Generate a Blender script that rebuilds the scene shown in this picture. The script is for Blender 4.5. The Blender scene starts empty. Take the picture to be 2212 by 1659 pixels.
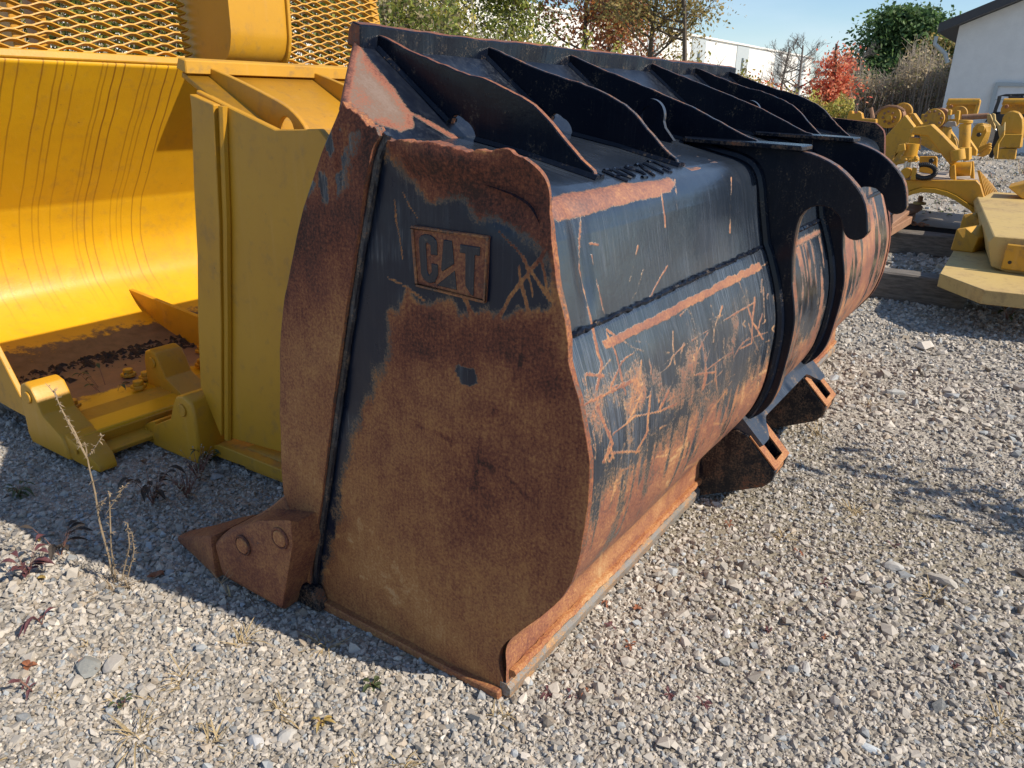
import bpy, bmesh, math, random
import numpy as np
from mathutils import Vector, Matrix, noise as mnoise

# ------------------------------------------------------------------ camera
R = np.array([[0.55774,0.28046,-0.78120],[-0.82955,0.21928,-0.51353],[0.02773,0.93445,0.35502]])
u_,_,v_ = np.linalg.svd(R); R = u_@v_
F = 1675.97; CC = (1106.0, 829.5); CAM = np.array([-1.467,-0.956,1.62])
scene = bpy.context.scene
cd = bpy.data.cameras.new('camera'); cam = bpy.data.objects.new('camera', cd)
scene.collection.objects.link(cam)
cd.sensor_width = 36; cd.lens = F/2212*36; cd.clip_start = .05; cd.clip_end = 2000
M = Matrix.Identity(4)
for i in range(3):
    for j in range(3): M[i][j] = R[i,j]
    M[i][3] = CAM[i]
cam.matrix_world = M
scene.camera = cam
# ------------------------------------------------------------------ light
SUN_EL = math.radians(41); SUN_A = math.radians(11)
sdir = Vector((math.sin(SUN_A)*math.cos(SUN_EL), -math.cos(SUN_A)*math.cos(SUN_EL), math.sin(SUN_EL)))
world = bpy.data.worlds.new('World'); scene.world = world; world.use_nodes = True
wn, wl = world.node_tree.nodes, world.node_tree.links
bg = wn['Background']
sky = wn.new('ShaderNodeTexSky'); sky.sky_type = 'NISHITA'; sky.sun_disc = False
sky.sun_elevation = SUN_EL; sky.sun_rotation = math.atan2(sdir.x, sdir.y)
sky.air_density = 1.0; sky.dust_density = 0; sky.ozone_density = 4.5
tc = wn.new('ShaderNodeTexCoord'); mp = wn.new('ShaderNodeMapping'); mp.inputs['Scale'].default_value = (1.6,1.6,7)
mp.inputs['Rotation'].default_value = (0,.05,.9)
nz = wn.new('ShaderNodeTexNoise'); nz.inputs['Scale'].default_value = 1.7; nz.inputs['Detail'].default_value = 7; nz.inputs['Roughness'].default_value=.55
cr = wn.new('ShaderNodeValToRGB'); cr.color_ramp.elements[0].position=.44; cr.color_ramp.elements[1].position=.78
cr.color_ramp.elements[1].color=(.42,.42,.42,1)
mx = wn.new('ShaderNodeMixRGB'); mx.inputs[2].default_value = (5.6,6.5,7.6,1)
wl.new(tc.outputs['Generated'], mp.inputs['Vector']); wl.new(mp.outputs[0], nz.inputs['Vector'])
wl.new(nz.outputs['Fac'], cr.inputs[0]); wl.new(cr.outputs[0], mx.inputs[0]); wl.new(sky.outputs[0], mx.inputs[1])
wl.new(mx.outputs[0], bg.inputs['Color']); bg.inputs['Strength'].default_value = .115
sl = bpy.data.lights.new('sun','SUN'); sl.energy = 5.0; sl.angle = math.radians(.5); sl.color = (1,.90,.76)
so = bpy.data.objects.new('sun', sl); scene.collection.objects.link(so)
so.rotation_euler = sdir.to_track_quat('Z','Y').to_euler(); so.location = (3,-8,9)
vs = scene.view_settings; vs.view_transform='Standard'; vs.look='None'; vs.exposure=.31; vs.gamma=1; vs.use_curve_mapping=False

# ------------------------------------------------------------------ helpers
rng = np.random.default_rng(7); random.seed(7)
COL = scene.collection
def at(x, y, **k):
    d = R@np.array([x-CC[0], -(y-CC[1]), -F]); (a,v), = k.items(); i = 'XYZ'.index(a)
    return CAM + d*(v-CAM[i])/d[i]
def project(P):
    q = (P-CAM)@R
    return CC[0]+q[:,0]/-q[:,2]*F, CC[1]-q[:,1]/-q[:,2]*F
def wpos(o):
    p = np.zeros(3)
    while o is not None: p += np.array(o.location); o = o.parent
    return p
def tag(o, label=None, cat=None, group=None, kind=None):
    if label: o['label']=label
    if cat: o['category']=cat
    if group: o['group']=group
    if kind: o['kind']=kind
    return o
def thing(name, loc, label, cat, group=None):
    o = bpy.data.objects.new(name, None); COL.objects.link(o); o.location = tuple(loc); o.empty_display_size=.1
    return tag(o,label,cat,group)
def mk(name, V, Fs, mats, parent=None, smooth=False, midx=None, attrs=None, loc=None):
    V = np.asarray(V,float)
    base = wpos(parent) if parent is not None else (np.array(loc,float) if loc is not None else np.zeros(3))
    me = bpy.data.meshes.new(name)
    if isinstance(Fs, np.ndarray):
        n = len(Fs); k = Fs.shape[1]
        me.vertices.add(len(V)); me.vertices.foreach_set('co',(V-base).astype(np.float32).ravel())
        me.loops.add(n*k); me.polygons.add(n)
        me.polygons.foreach_set('loop_start', np.arange(n,dtype=np.int32)*k)
        me.loops.foreach_set('vertex_index', Fs.astype(np.int32).ravel())
        me.update(calc_edges=True)
    else:
        me.from_pydata([tuple(v) for v in V-base],[],[tuple(int(q) for q in f) for f in Fs]); me.update()
    if not isinstance(mats,(list,tuple)): mats=[mats]
    for m in mats: me.materials.append(m)
    if not smooth: me.shade_flat()
    if midx is not None: me.polygons.foreach_set('material_index', np.asarray(midx,dtype=np.int32))
    if smooth: me.polygons.foreach_set('use_smooth', np.ones(len(me.polygons),dtype=bool))
    for an,(dom,arr) in (attrs or {}).items():
        a = me.attributes.new(an,'FLOAT_COLOR',dom)
        arr = np.asarray(arr,np.float32)
        if arr.shape[1]==3: arr = np.hstack([arr,np.ones((len(arr),1),np.float32)])
        a.data.foreach_set('color', arr.ravel())
    me.validate()
    o = bpy.data.objects.new(name, me); COL.objects.link(o)
    if parent is not None: o.parent = parent
    elif loc is not None: o.location = tuple(loc)
    return o
class MB:
    def __init__(s): s.V=[]; s.F=[]; s.M=[]
    def add(s, V, Fs, m=0):
        b=len(s.V); s.V += [tuple(map(float,v)) for v in V]; s.F += [tuple(b+int(i) for i in f) for f in Fs]; s.M += [m]*len(Fs); return s
    def build(s, name, mats, parent=None, bevel=0, smooth=False, seg=1, loc=None, jag=0):
        o = mk(name, s.V, s.F, mats, parent, midx=s.M, loc=loc)
        bm = bmesh.new(); bm.from_mesh(o.data)
        bmesh.ops.remove_doubles(bm, verts=bm.verts, dist=1e-5)
        bmesh.ops.recalc_face_normals(bm, faces=bm.faces)
        if bevel:
            ed=[e for e in bm.edges if len(e.link_faces)==2 and e.calc_face_angle(0)>.5]
            bmesh.ops.bevel(bm, geom=ed, offset=bevel, segments=seg, affect='EDGES', profile=.6, clamp_overlap=True)
        if jag:
            for v in bm.verts:
                v.co += mnoise.noise_vector(v.co*25)*jag
        bm.to_mesh(o.data); bm.free()
        if smooth:
            for p in o.data.polygons: p.use_smooth = True
            o.data.set_sharp_from_angle(angle=math.radians(38))
        return o
    def box(s, c, size, Rm=None, m=0):
        c=np.array(c,float); h=np.array(size,float)/2
        P=np.array([[x,y,z] for x in(-1,1) for y in(-1,1) for z in(-1,1)],float)*h
        if Rm is not None: P=P@np.array(Rm).T
        return s.add(P+c,[(0,1,3,2),(4,6,7,5),(0,4,5,1),(2,3,7,6),(0,2,6,4),(1,5,7,3)],m)
    def prism(s, pts, off, m=0, rim=None):
        """closed polygon of 3-D points swept by vector off"""
        pts=[np.array(p,float) for p in pts]; off=np.array(off,float); n=len(pts)
        V=pts+[p+off for p in pts]; b=len(s.V)
        s.add(V,[tuple(range(n)),tuple(range(2*n-1,n-1,-1))],m)
        rim = m if rim is None else rim
        for i in range(n):
            j=(i+1)%n; s.F.append((b+i,b+n+i,b+n+j,b+j)); s.M.append(rim)
        return s
    def tube(s, pts, rad, n=10, cap=True, m=0, flat=1.0):
        pts=[np.array(p,float) for p in pts]; k=len(pts)
        rad=[rad]*k if np.isscalar(rad) else rad
        b=len(s.V); up=np.array([0,0,1.]); prev=None
        for i,p in enumerate(pts):
            t=pts[min(i+1,k-1)]-pts[max(i-1,0)]; t=t/(np.linalg.norm(t)+1e-12)
            a = up if abs(t[2])<.95 else np.array([1.,0,0])
            if prev is not None: a=prev
            x=np.cross(a,t); nx=np.linalg.norm(x)
            if nx<1e-6: a=np.array([0,1.,0]); x=np.cross(a,t); nx=np.linalg.norm(x)
            x/=nx; y=np.cross(t,x); prev=y
            for q in range(n):
                an=2*math.pi*q/n; s.V.append(tuple(p+rad[i]*(math.cos(an)*x+flat*math.sin(an)*y)))
        for i in range(k-1):
            for q in range(n):
                r=(q+1)%n; s.F.append((b+i*n+q,b+i*n+r,b+(i+1)*n+r,b+(i+1)*n+q)); s.M.append(m)
        if cap:
            s.F.append(tuple(b+q for q in range(n-1,-1,-1))); s.M.append(m)
            s.F.append(tuple(b+(k-1)*n+q for q in range(n))); s.M.append(m)
        return s
def sstep(a,b,x):
    t=np.clip((x-a)/(b-a+1e-12),0,1); return t*t*(3-2*t)
def hsh(ix,iy,iz,seed):
    h=(ix.astype(np.int64)*374761393+iy.astype(np.int64)*668265263+iz.astype(np.int64)*2147483647+seed*1274126177)&0x7fffffff
    h=((h^(h>>13))*1274126177)&0x7fffffff
    h=((h^(h>>16))*668265263)&0x7fffffff
    return (h&0xffffff)/float(0xffffff)
def vnoise(P,seed=0):
    P=np.asarray(P,float); i=np.floor(P).astype(np.int64); f=P-i; f=f*f*(3-2*f); r=0
    for dx in(0,1):
        for dy in(0,1):
            for dz in(0,1):
                w=(f[:,0] if dx else 1-f[:,0])*(f[:,1] if dy else 1-f[:,1])*(f[:,2] if dz else 1-f[:,2])
                r=r+w*hsh(i[:,0]+dx,i[:,1]+dy,i[:,2]+dz,seed)
    return r
def fbm(P,seed=0,octv=4):
    r=0;a=.5;t=0;P=np.asarray(P,float)
    for o in range(octv): r=r+a*vnoise(P*2**o,seed+o*17); t+=a; a*=.5
    return r/t
def segdist(px,py,pl):
    d=np.full(px.shape,1e9)
    for (x0,y0),(x1,y1) in zip(pl[:-1],pl[1:]):
        dx,dy=x1-x0,y1-y0; L=dx*dx+dy*dy+1e-9
        t=np.clip(((px-x0)*dx+(py-y0)*dy)/L,0,1)
        d=np.minimum(d,np.hypot(px-x0-t*dx,py-y0-t*dy))
    return d
def inpoly(px,py,poly):
    c=np.zeros(px.shape,bool); n=len(poly)
    for i in range(n):
        x0,y0=poly[i]; x1,y1=poly[(i+1)%n]
        if y0==y1: continue
        k=((y0>py)!=(y1>py))&(px<(x1-x0)*(py-y0)/(y1-y0)+x0); c^=k
    return c
def pmask(px,py,poly,soft):
    d=segdist(px,py,poly+[poly[0]]); d=np.where(inpoly(px,py,poly),d,-d)
    return sstep(-soft,soft,d)
def catmull(pts,n):
    """resample polyline through pts by arc length with n points (smooth)"""
    P=np.array(pts,float); Q=np.vstack([2*P[0]-P[1],P,2*P[-1]-P[-2]]); out=[]
    for i in range(1,len(Q)-2):
        for t in np.linspace(0,1,24,endpoint=False):
            a,b,c,d=Q[i-1],Q[i],Q[i+1],Q[i+2]
            out.append(.5*((2*b)+(c-a)*t+(2*a-5*b+4*c-d)*t*t+(3*b-a-3*c+d)*t**3))
    out.append(P[-1]); return resample(np.array(out),n)
def resample(P,n):
    P=np.array(P,float); s=np.r_[0,np.cumsum(np.linalg.norm(np.diff(P,axis=0),axis=1))]
    t=np.linspace(0,s[-1],n); return np.stack([np.interp(t,s,P[:,k]) for k in range(P.shape[1])],1)
def gridfaces(nu,nv):
    a=np.arange(nu*nv).reshape(nu,nv)
    return np.stack([a[:-1,:-1],a[1:,:-1],a[1:,1:],a[:-1,1:]],-1).reshape(-1,4)
# ------------------------------------------------------------------ materials
class NT:
    def __init__(s,name):
        s.m=bpy.data.materials.new(name); s.m.use_nodes=True; s.n=s.m.node_tree.nodes; s.l=s.m.node_tree.links; s.b=s.n['Principled BSDF']
        s.tc=s.n.new('ShaderNodeTexCoord')
    def new(s,t,**k):
        o=s.n.new('ShaderNode'+t)
        for a,v in k.items(): setattr(o,a,v)
        return o
    def put(s,sock,v):
        if hasattr(v,'is_linked') or hasattr(v,'links'): s.l.new(v,sock)
        else: sock.default_value=v
    def noise(s,scale,detail=5,rough=.6,stretch=None,dist=0,coord='Object',w=0):
        n=s.new('TexNoise'); n.inputs['Scale'].default_value=scale; n.inputs['Detail'].default_value=detail; n.inputs['Roughness'].default_value=rough; n.inputs['Distortion'].default_value=dist
        src=s.tc.outputs[coord]
        m=s.new('Mapping'); m.inputs['Scale'].default_value=stretch or (1,1,1); m.inputs['Location'].default_value=(w*3.1,w*1.7,w*2.3)
        s.l.new(src,m.inputs['Vector']); s.l.new(m.outputs[0],n.inputs['Vector']); return n.outputs['Fac']
    def math(s,op,a,b=0,c=0):
        o=s.new('Math',operation=op); s.put(o.inputs[0],a); s.put(o.inputs[1],b); s.put(o.inputs[2],c); return o.outputs[0]
    def ss(s,x,lo,hi,a=0,b=1):
        o=s.new('MapRange',interpolation_type='SMOOTHSTEP'); s.put(o.inputs[0],x); o.inputs[1].default_value=lo; o.inputs[2].default_value=hi; o.inputs[3].default_value=a; o.inputs[4].default_value=b; return o.outputs[0]
    def mix(s,f,a,b):
        o=s.new('MixRGB'); s.put(o.inputs[0],f)
        for k,v in ((1,a),(2,b)):
            if isinstance(v,tuple) and len(v)==3: v=v+(1,)
            s.put(o.inputs[k],v)
        return o.outputs[0]
    def ramp(s,f,stops):
        o=s.new('ValToRGB'); e=o.color_ramp.elements
        while len(e)<len(stops): e.new(.5)
        for k,(p,c) in enumerate(stops): e[k].position=p; e[k].color=c+(1,)
        s.l.new(f,o.inputs[0]); return o.outputs[0]
    def attr(s,name):
        a=s.new('Attribute'); a.attribute_name=name; q=s.new('SeparateColor'); s.l.new(a.outputs['Color'],q.inputs[0]); return a.outputs['Color'],q.outputs
    def bump(s,h,st,dist=.004):
        b=s.new('Bump'); b.inputs['Strength'].default_value=st; b.inputs['Distance'].default_value=dist; s.l.new(h,b.inputs['Height']); s.l.new(b.outputs[0],s.b.inputs['Normal'])
    def out(s,col=None,rough=None,metal=None,spec=None):
        if col is not None: s.put(s.b.inputs['Base Color'],col if not isinstance(col,tuple) else col+(1,))
        if rough is not None: s.put(s.b.inputs['Roughness'],rough)
        if metal is not None: s.put(s.b.inputs['Metallic'],metal)
        if spec is not None: s.b.inputs['Specular IOR Level'].default_value=spec
        return s.m
RUST=[(0,(.035,.013,.009)),(.28,(.155,.044,.023)),(.5,(.27,.108,.044)),(.72,(.385,.180,.062)),(1,(.48,.29,.14))]
SPL=[(0,(.03,.012,.01)),(.25,(.16,.055,.035)),(.45,(.25,.09,.05)),(.68,(.165,.105,.075)),(1,(.20,.14,.11))]
RUSTB=[(0,(.04,.013,.010)),(.3,(.115,.034,.021)),(.55,(.225,.074,.034)),(.8,(.37,.16,.055)),(1,(.45,.27,.12))]
def worn(name,const=None,streak=(40,40,3),stops=RUST,pv=(.004,.0065,.014),spec=.5,rbase=.30,sc1=(.048,.060,.080),sc2=(.115,.125,.135)):
    s=NT(name)
    fine=s.noise(130,6,.7); mid=s.noise(14,6,.6); big=s.noise(3.0,4,.55); st=s.noise(1,5,.7,stretch=streak); st2=s.noise(1,4,.7,stretch=(streak[0]*3,streak[1]*3,streak[2]*2.5),w=2)
    if const is None: _,(w,sc,tn)=s.attr('wear')
    else: w,sc,tn=const
    x=s.math('ADD',w,s.math('MULTIPLY',s.math('SUBTRACT',mid,.5),.75)); x=s.math('ADD',x,s.math('MULTIPLY',s.math('SUBTRACT',fine,.5),.95)); x=s.math('ADD',x,s.math('MULTIPLY',s.math('SUBTRACT',st,.5),.35))
    fac=s.ss(x,.36,.66); halo=s.ss(x,.25,.50)
    t=s.math('ADD',tn,s.math('MULTIPLY',s.math('SUBTRACT',fine,.5),1.25)); t=s.math('ADD',t,s.math('MULTIPLY',s.math('SUBTRACT',mid,.5),.5)); t=s.math('ADD',t,s.math('MULTIPLY',s.math('SUBTRACT',st2,.5),.35)); t=s.math('ADD',t,s.math('MULTIPLY',s.math('SUBTRACT',big,.5),.75))
    rc=s.ramp(t,stops)
    sk=s.math('MULTIPLY',s.ss(st,.42,.75),sc); sk2=s.math('MULTIPLY',s.ss(st2,.50,.72),sc)
    big2=s.ss(s.noise(2.3,4,.6,w=7),.38,.66); sk=s.math('MULTIPLY',sk,s.math('ADD',.25,s.math('MULTIPLY',big2,.75))); sk2=s.math('MULTIPLY',sk2,big2); pc=s.mix(sk,pv,sc1); pc=s.mix(sk2,pc,sc2); pc=s.mix(s.math('MULTIPLY',halo,.5),pc,(.20,.155,.10))
    col=s.mix(fac,pc,rc)
    ro=s.math('ADD',s.math('MULTIPLY',fac,.42),s.math('ADD',rbase,s.math('MULTIPLY',sk,.22)))
    ro=s.math('ADD',ro,s.math('MULTIPLY',s.math('SUBTRACT',mid,.5),.2))
    s.bump(s.math('ADD',s.math('MULTIPLY',fine,s.math('ADD',.10,fac)),s.math('MULTIPLY',mid,.6)),.55,.004)
    return s.out(col,ro,0.0,spec)
M_worn=worn('worn_black_paint',pv=(.006,.011,.026),spec=.35); M_shellw=worn('scraped_black_paint_sheen',streak=(150,3.5,3.5),stops=RUSTB,spec=1.0,rbase=.22,pv=(.014,.020,.031),sc1=(.085,.108,.148),sc2=(.17,.185,.205))  # shell's bluish scuff colours also paint in a sky sheen
M_black=worn('black_paint',const=(.17,.06,.4),spec=.26,rbase=.22); M_blackr=worn('black_paint_rusting',const=(.34,.10,.42),stops=RUSTB,spec=.22,rbase=.22)
M_edge=worn('rusted_steel_edge',const=(.62,.4,.52),stops=RUSTB); M_rust=worn('brown_rust',const=(.95,.2,.55)); M_orust=worn('orange_rust',const=(.85,.4,.72),stops=RUSTB)
M_tooth=worn('dark_tooth_rust',const=(.80,.3,.44),streak=(14,9,9))
M_dred=worn('dark_red_rust',const=(.9,.2,.22)); M_barb=worn('scuffed_blue_black_paint',const=(.25,.7,.6),streak=(90,4,4),pv=(.03,.039,.056))
def yellow(name,c=(.54,.272,.014),dirt=.35,rough=.38,lines=False):
    s=NT(name); big=s.noise(2.2,5,.6); mid=s.noise(17,6,.65); fine=s.noise(120,4,.6); st=s.noise(1,5,.6,stretch=(22,22,1.2))
    col=s.mix(s.ss(big,.35,.7,0,.5),c,(c[0]*.80,c[1]*.74,c[2]*.9+.004))
    col=s.mix(s.math('MULTIPLY',s.ss(s.math('ADD',mid,s.math('MULTIPLY',big,.5)),.75,1.0),dirt),col,(.20,.13,.06))
    col=s.mix(s.math('MULTIPLY',s.ss(st,.55,.75),dirt*.5),col,(c[0]*1.1,c[1]*1.25,c[2]+.1))
    sp=s.noise(60,3,.5,w=4); col=s.mix(s.ss(sp,.73,.78,0,.8),col,(.13,.06,.03))
    if lines:
        a,(w,g,b)=s.attr('wear')
        col=s.mix(s.math('MULTIPLY',w,.95),col,(.17,.055,.012))
        x=s.math('ADD',g,s.math('MULTIPLY',s.math('SUBTRACT',mid,.5),.9)); f=s.ss(x,.42,.62)
        col=s.mix(f,col,s.ramp(s.math('ADD',b,s.math('MULTIPLY',s.math('SUBTRACT',mid,.5),.7)),[(0,(.05,.032,.02)),(.4,(.15,.10,.065)),(1,(.33,.18,.09))]))
        ro=s.math('ADD',rough,s.math('MULTIPLY',f,.4))
    else: ro=s.math('ADD',rough,s.math('MULTIPLY',mid,.18))
    s.bump(s.math('ADD',fine,s.math('MULTIPLY',mid,2.0)),.12,.004)
    return s.out(col,ro)
M_yel=yellow('yellow_paint'); M_yelB=yellow('yellow_paint_streaked',c=(.66,.36,.010),lines=True,dirt=.2,rough=.34)
M_yelw=yellow('weathered_yellow_paint',c=(.54,.285,.02),dirt=.6,rough=.5); M_yelr=yellow('dull_yellow_paint',c=(.50,.355,.125),dirt=.55,rough=.6)
def simple(name,c,rough=.6,var=.3,scale=8,bump=.2,bd=.01,stretch=None,metal=0,c2=None):
    s=NT(name); n=s.noise(scale,6,.65,stretch=stretch); f=s.noise(scale*7,4,.6,stretch=stretch)
    c2=c2 or tuple(x*(1-var) for x in c); col=s.mix(s.ss(n,.3,.7),c,c2); col=s.mix(s.ss(f,.35,.8,0,.5),col,tuple(x*(1-var*.8) for x in c))
    s.bump(s.math('ADD',n,s.math('MULTIPLY',f,.5)),bump,bd); return s.out(col,rough,metal)
M_bolt=M_yel
M_wood=simple('weathered_timber',(.20,.175,.15),.85,.6,6,.5,.01,stretch=(9,1.2,9))
M_rubber=simple('black_rubber',(.012,.012,.013),.5,.3)
M_dark=simple('black_plastic',(.012,.012,.014),.45,.2)
M_chrome=simple('worn_steel',(.45,.45,.44),.3,.2,metal=.9)
M_rsteel=simple('rusted_plate',(.25,.125,.07),.8,.5,12,.4,.006,c2=(.34,.19,.11))
M_pallet=simple('pale_boards',(.46,.38,.30),.8,.3,10,.2,.005,stretch=(1,8,8))
M_wall=simple('painted_block_wall',(.74,.73,.70),.8,.10,2.5,.25,.03)
M_door=simple('white_door',(.66,.67,.68),.5,.06)
M_roof=simple('dark_roof_trim',(.045,.045,.05),.5,.25)
M_white=simple('white_warehouse_panel',(.78,.76,.71),.7,.04,.05)
M_gpan=simple('grey_warehouse_panel',(.40,.44,.45),.7,.06,.05)
M_glass=simple('dark_window',(.03,.035,.045),.1,.2)
M_dirt=simple('dried_mud',(.085,.06,.04),.95,.6,30,.8,.02)
# leaves / plants
def leafmat(name,cols,tr=.35):
    s=NT(name); a,_=s.attr('col'); s.out(a,.6)
    d=s.new('BsdfTranslucent'); s.l.new(a,d.inputs['Color']); mxs=s.new('MixShader'); mxs.inputs[0].default_value=tr
    s.l.new(s.b.outputs[0],mxs.inputs[1]); s.l.new(d.outputs[0],mxs.inputs[2]); s.l.new(mxs.outputs[0],s.n['Material Output'].inputs['Surface']); return s.m
M_leaf=leafmat('foliage',None,.45)
M_bark=simple('bark',(.16,.125,.095),.9,.5,9,.6,.02,stretch=(4,4,.8))
M_barkg=simple('grey_bark',(.24,.215,.19),.9,.45,9,.6,.02,stretch=(4,4,.8))
M_twig=simple('pale_twigs',(.44,.38,.30),.9,.35,9)
M_stem=simple('dry_stem',(.36,.27,.17),.85,.35,30)
M_stemr=simple('reddish_stem',(.24,.11,.08),.7,.35,30)
# ground
def ground_mat():
    s=NT('crushed_limestone'); v=s.new('TexVoronoi'); v.inputs['Scale'].default_value=42; s.l.new(s.tc.outputs['Object'],v.inputs['Vector'])
    v2=s.new('TexVoronoi'); v2.inputs['Scale'].default_value=95; s.l.new(s.tc.outputs['Object'],v2.inputs['Vector'])
    n=s.noise(1.1,5,.6); f=s.noise(210,4,.7)
    hs=s.new('SeparateColor'); s.l.new(v.outputs['Color'],hs.inputs[0])
    c=s.ramp(hs.outputs[0],[(0,(.23,.205,.17)),(.4,(.31,.28,.235)),(.8,(.39,.355,.30)),(1,(.46,.43,.37))])
    c=s.mix(s.ss(f,.4,.8,0,.5),c,(.27,.24,.20)); c=s.mix(s.ss(n,.5,.75,0,.45),c,(.34,.30,.245))
    far=s.noise(.5,6,.65,w=3); c=s.mix(s.ss(far,.48,.66,0,.6),c,(.17,.14,.08))
    h=s.math('SUBTRACT',s.math('MULTIPLY',f,.25),s.math('ADD',v.outputs['Distance'],s.math('MULTIPLY',v2.outputs['Distance'],.5)))
    s.bump(h,.9,.012); return s.out(c,.9)
M_ground=ground_mat()
def stone_mat():
    s=NT('limestone_chips'); a,_=s.attr('col'); f=s.noise(160,5,.65); g=s.noise(35,3,.6)
    c=s.mix(s.ss(f,.35,.75,0,.3),a,(.44,.41,.35)); c=s.mix(s.ss(g,.5,.75,0,.35),c,(.26,.225,.185)); s.bump(f,.3,.002); return s.out(c,.88)
M_stone=stone_mat()

# ------------------------------------------------------------------ setting: ground
gx=np.r_[-400,-120,-40,-12,np.arange(-6,24.1,.25),40,70,120,220,400,700.]
gy=np.r_[-400,-120,-40,-12,np.arange(-6,16.1,.25),24,40,70,120,220,400,700.]
GX,GY=np.meshgrid(gx,gy,indexing='ij'); P=np.stack([GX.ravel(),GY.ravel(),np.zeros(GX.size)],1)
def gz(x,y):
    q=np.stack([np.asarray(x)*.6,np.asarray(y)*.6,np.zeros(np.shape(x))],-1).reshape(-1,3)
    d=np.hypot(np.asarray(x)-1.2,np.asarray(y)-1.6).ravel()
    near=sstep(2.2,5,d)
    return (fbm(q,5,3)-.5)*.09*near - .008
P[:,2]=np.where((np.abs(P[:,0])<30)&(np.abs(P[:,1])<30),gz(P[:,0],P[:,1]),-.01)
g=mk('ground',P,gridfaces(len(gx),len(gy)),M_ground,smooth=True); tag(g,kind='structure')

# gravel: crushed stone chips, one mass
def gravel():
    ph=(1+5**.5)/2
    I=np.array([(-1,ph,0),(1,ph,0),(-1,-ph,0),(1,-ph,0),(0,-1,ph),(0,1,ph),(0,-1,-ph),(0,1,-ph),(ph,0,-1),(ph,0,1),(-ph,0,-1),(-ph,0,1)],float)/math.hypot(1,ph)
    T=np.array([(0,11,5),(0,5,1),(0,1,7),(0,7,10),(0,10,11),(1,5,9),(5,11,4),(11,10,2),(10,7,6),(7,1,8),(3,9,4),(3,4,2),(3,2,6),(3,6,8),(3,8,9),(4,9,5),(2,4,11),(6,2,10),(8,6,7),(9,8,1)])
    var=[]
    for k in range(40):
        v=I*(1+rng.normal(0,.22,(12,1)))+rng.normal(0,.16,(12,3)); var.append(v)
    var=np.array(var)
    VV=[];FF=[];CO=[];nb=0
    for (r0,r1,dens,mu) in ((.6,2.3,13000,.0050),(2.3,4.2,6800,.0063),(4.2,7.5,1700,.0112),(7.5,14,380,.019),(14,34,75,.024)):
        ang0=math.atan2(.5135,.7812); half=math.radians(60 if r0<4 else 46)
        if r0>13: ang0,half=math.radians(5),math.radians(15)
        n=int(dens*half*(r1*r1-r0*r0)*.95)
        r=np.sqrt(rng.uniform(r0*r0,r1*r1,n)); a=ang0+rng.uniform(-half,half,n)
        x=CAM[0]+r*np.cos(a); y=CAM[1]+r*np.sin(a)
        keep=~((x>.05)&(x<3.9)&(y>.05)&(y<.95)) & ~((y>3.3)&(x<4))&~((x>.6)&(x<4)&(y>1.2)&(y<4))
        pat=fbm(np.stack([x*1.6,y*1.6,0*x],1),9,3); keep&=(rng.random(n)<sstep(.25,.5,pat)*.5+.55)
        x,y,pat=x[keep],y[keep],pat[keep]; n=len(x)
        s=mu*np.exp(rng.normal(0,.33,n)); big=rng.random(n)<.02; s=np.where(big,s*rng.uniform(1.4,2.1,n),s)
        s*=np.where((x+.55*y)<.9,1.22,1.0)
        k=rng.integers(0,40,n); sc=s[:,None]*rng.uniform(.7,1.35,(n,3)); sc[:,2]*=.75
        V=var[k]*sc[:,None,:]
        az=rng.uniform(0,2*np.pi,n); tl=rng.normal(0,.5,n); ca,sa,ct,st=np.cos(az),np.sin(az),np.cos(tl),np.sin(tl)
        X,Y,Z=V[...,0],V[...,1],V[...,2]
        Y,Z=Y*ct[:,None]-Z*st[:,None],Y*st[:,None]+Z*ct[:,None]
        X,Y=X*ca[:,None]-Y*sa[:,None],X*sa[:,None]+Y*ca[:,None]
        zc=gz(x,y)+s*rng.uniform(-.25,.55,n)
        V=np.stack([X+x[:,None],Y+y[:,None],Z+zc[:,None]],-1)
        VV.append(V.reshape(-1,3)); FF.append((T[None]+(np.arange(n)*12)[:,None,None]+nb).reshape(-1,3)); nb+=n*12
        b=np.clip(rng.normal(.345,.08,n),.13,.56); hue=rng.random(n)
        c=np.stack([b*1.09,b*.985,b*.85],1)
        blue=hue<.12; c[blue]=np.stack([b*.88,b*.94,b*.98],1)[blue]*.9
        br=hue>.90; c[br]=np.stack([b*1.05,b*.87,b*.67],1)[br]*.9
        wh=(hue>.82)&(hue<.90); c[wh]=c[wh]*1.2
        CO.append(np.repeat(c,12,0))
    o=mk('gravel',np.vstack(VV),np.vstack(FF),M_stone,attrs={'col':('POINT',np.clip(np.vstack(CO),0,.8))})
    tag(o,'pale crushed limestone gravel covering the yard','gravel',kind='stuff')
gravel()

# ------------------------------------------------------------------ the rusty black bucket
W=3.97
BK=thing('loader_bucket',(0,0,0),'rusty black loader bucket with raised logo plate on its side','loader bucket')
side_rear=[(0,0),(.012,.04),(.021,.115),(.004,.186),(-.079,.294),(-.165,.419),(-.204,.539),(-.217,.686),(-.212,.808),(-.183,.942),(-.149,1.036),(-.131,1.131),(-.099,1.232),(-.081,1.352),(-.065,1.43),(-.04,1.462),(-.003,1.488)]
side_front=[(.79,.0),(.765,.1),(.745,.2),(.67,.5),(.60,.8),(.50,1.19),(.43,1.46),(.415,1.505)]
cut_front=[(.79,.03),(.792,.12),(.80,.27),(.85,.386),(.852,.471),(.84,.664),(.815,.878),(.771,1.054),(.669,1.31),(.586,1.457),(.504,1.579)]
cut_rear=[(.772,.03),(.757,.1),(.737,.2),(.662,.5),(.592,.8),(.493,1.19),(.42,1.45),(.385,1.512)]
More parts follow.
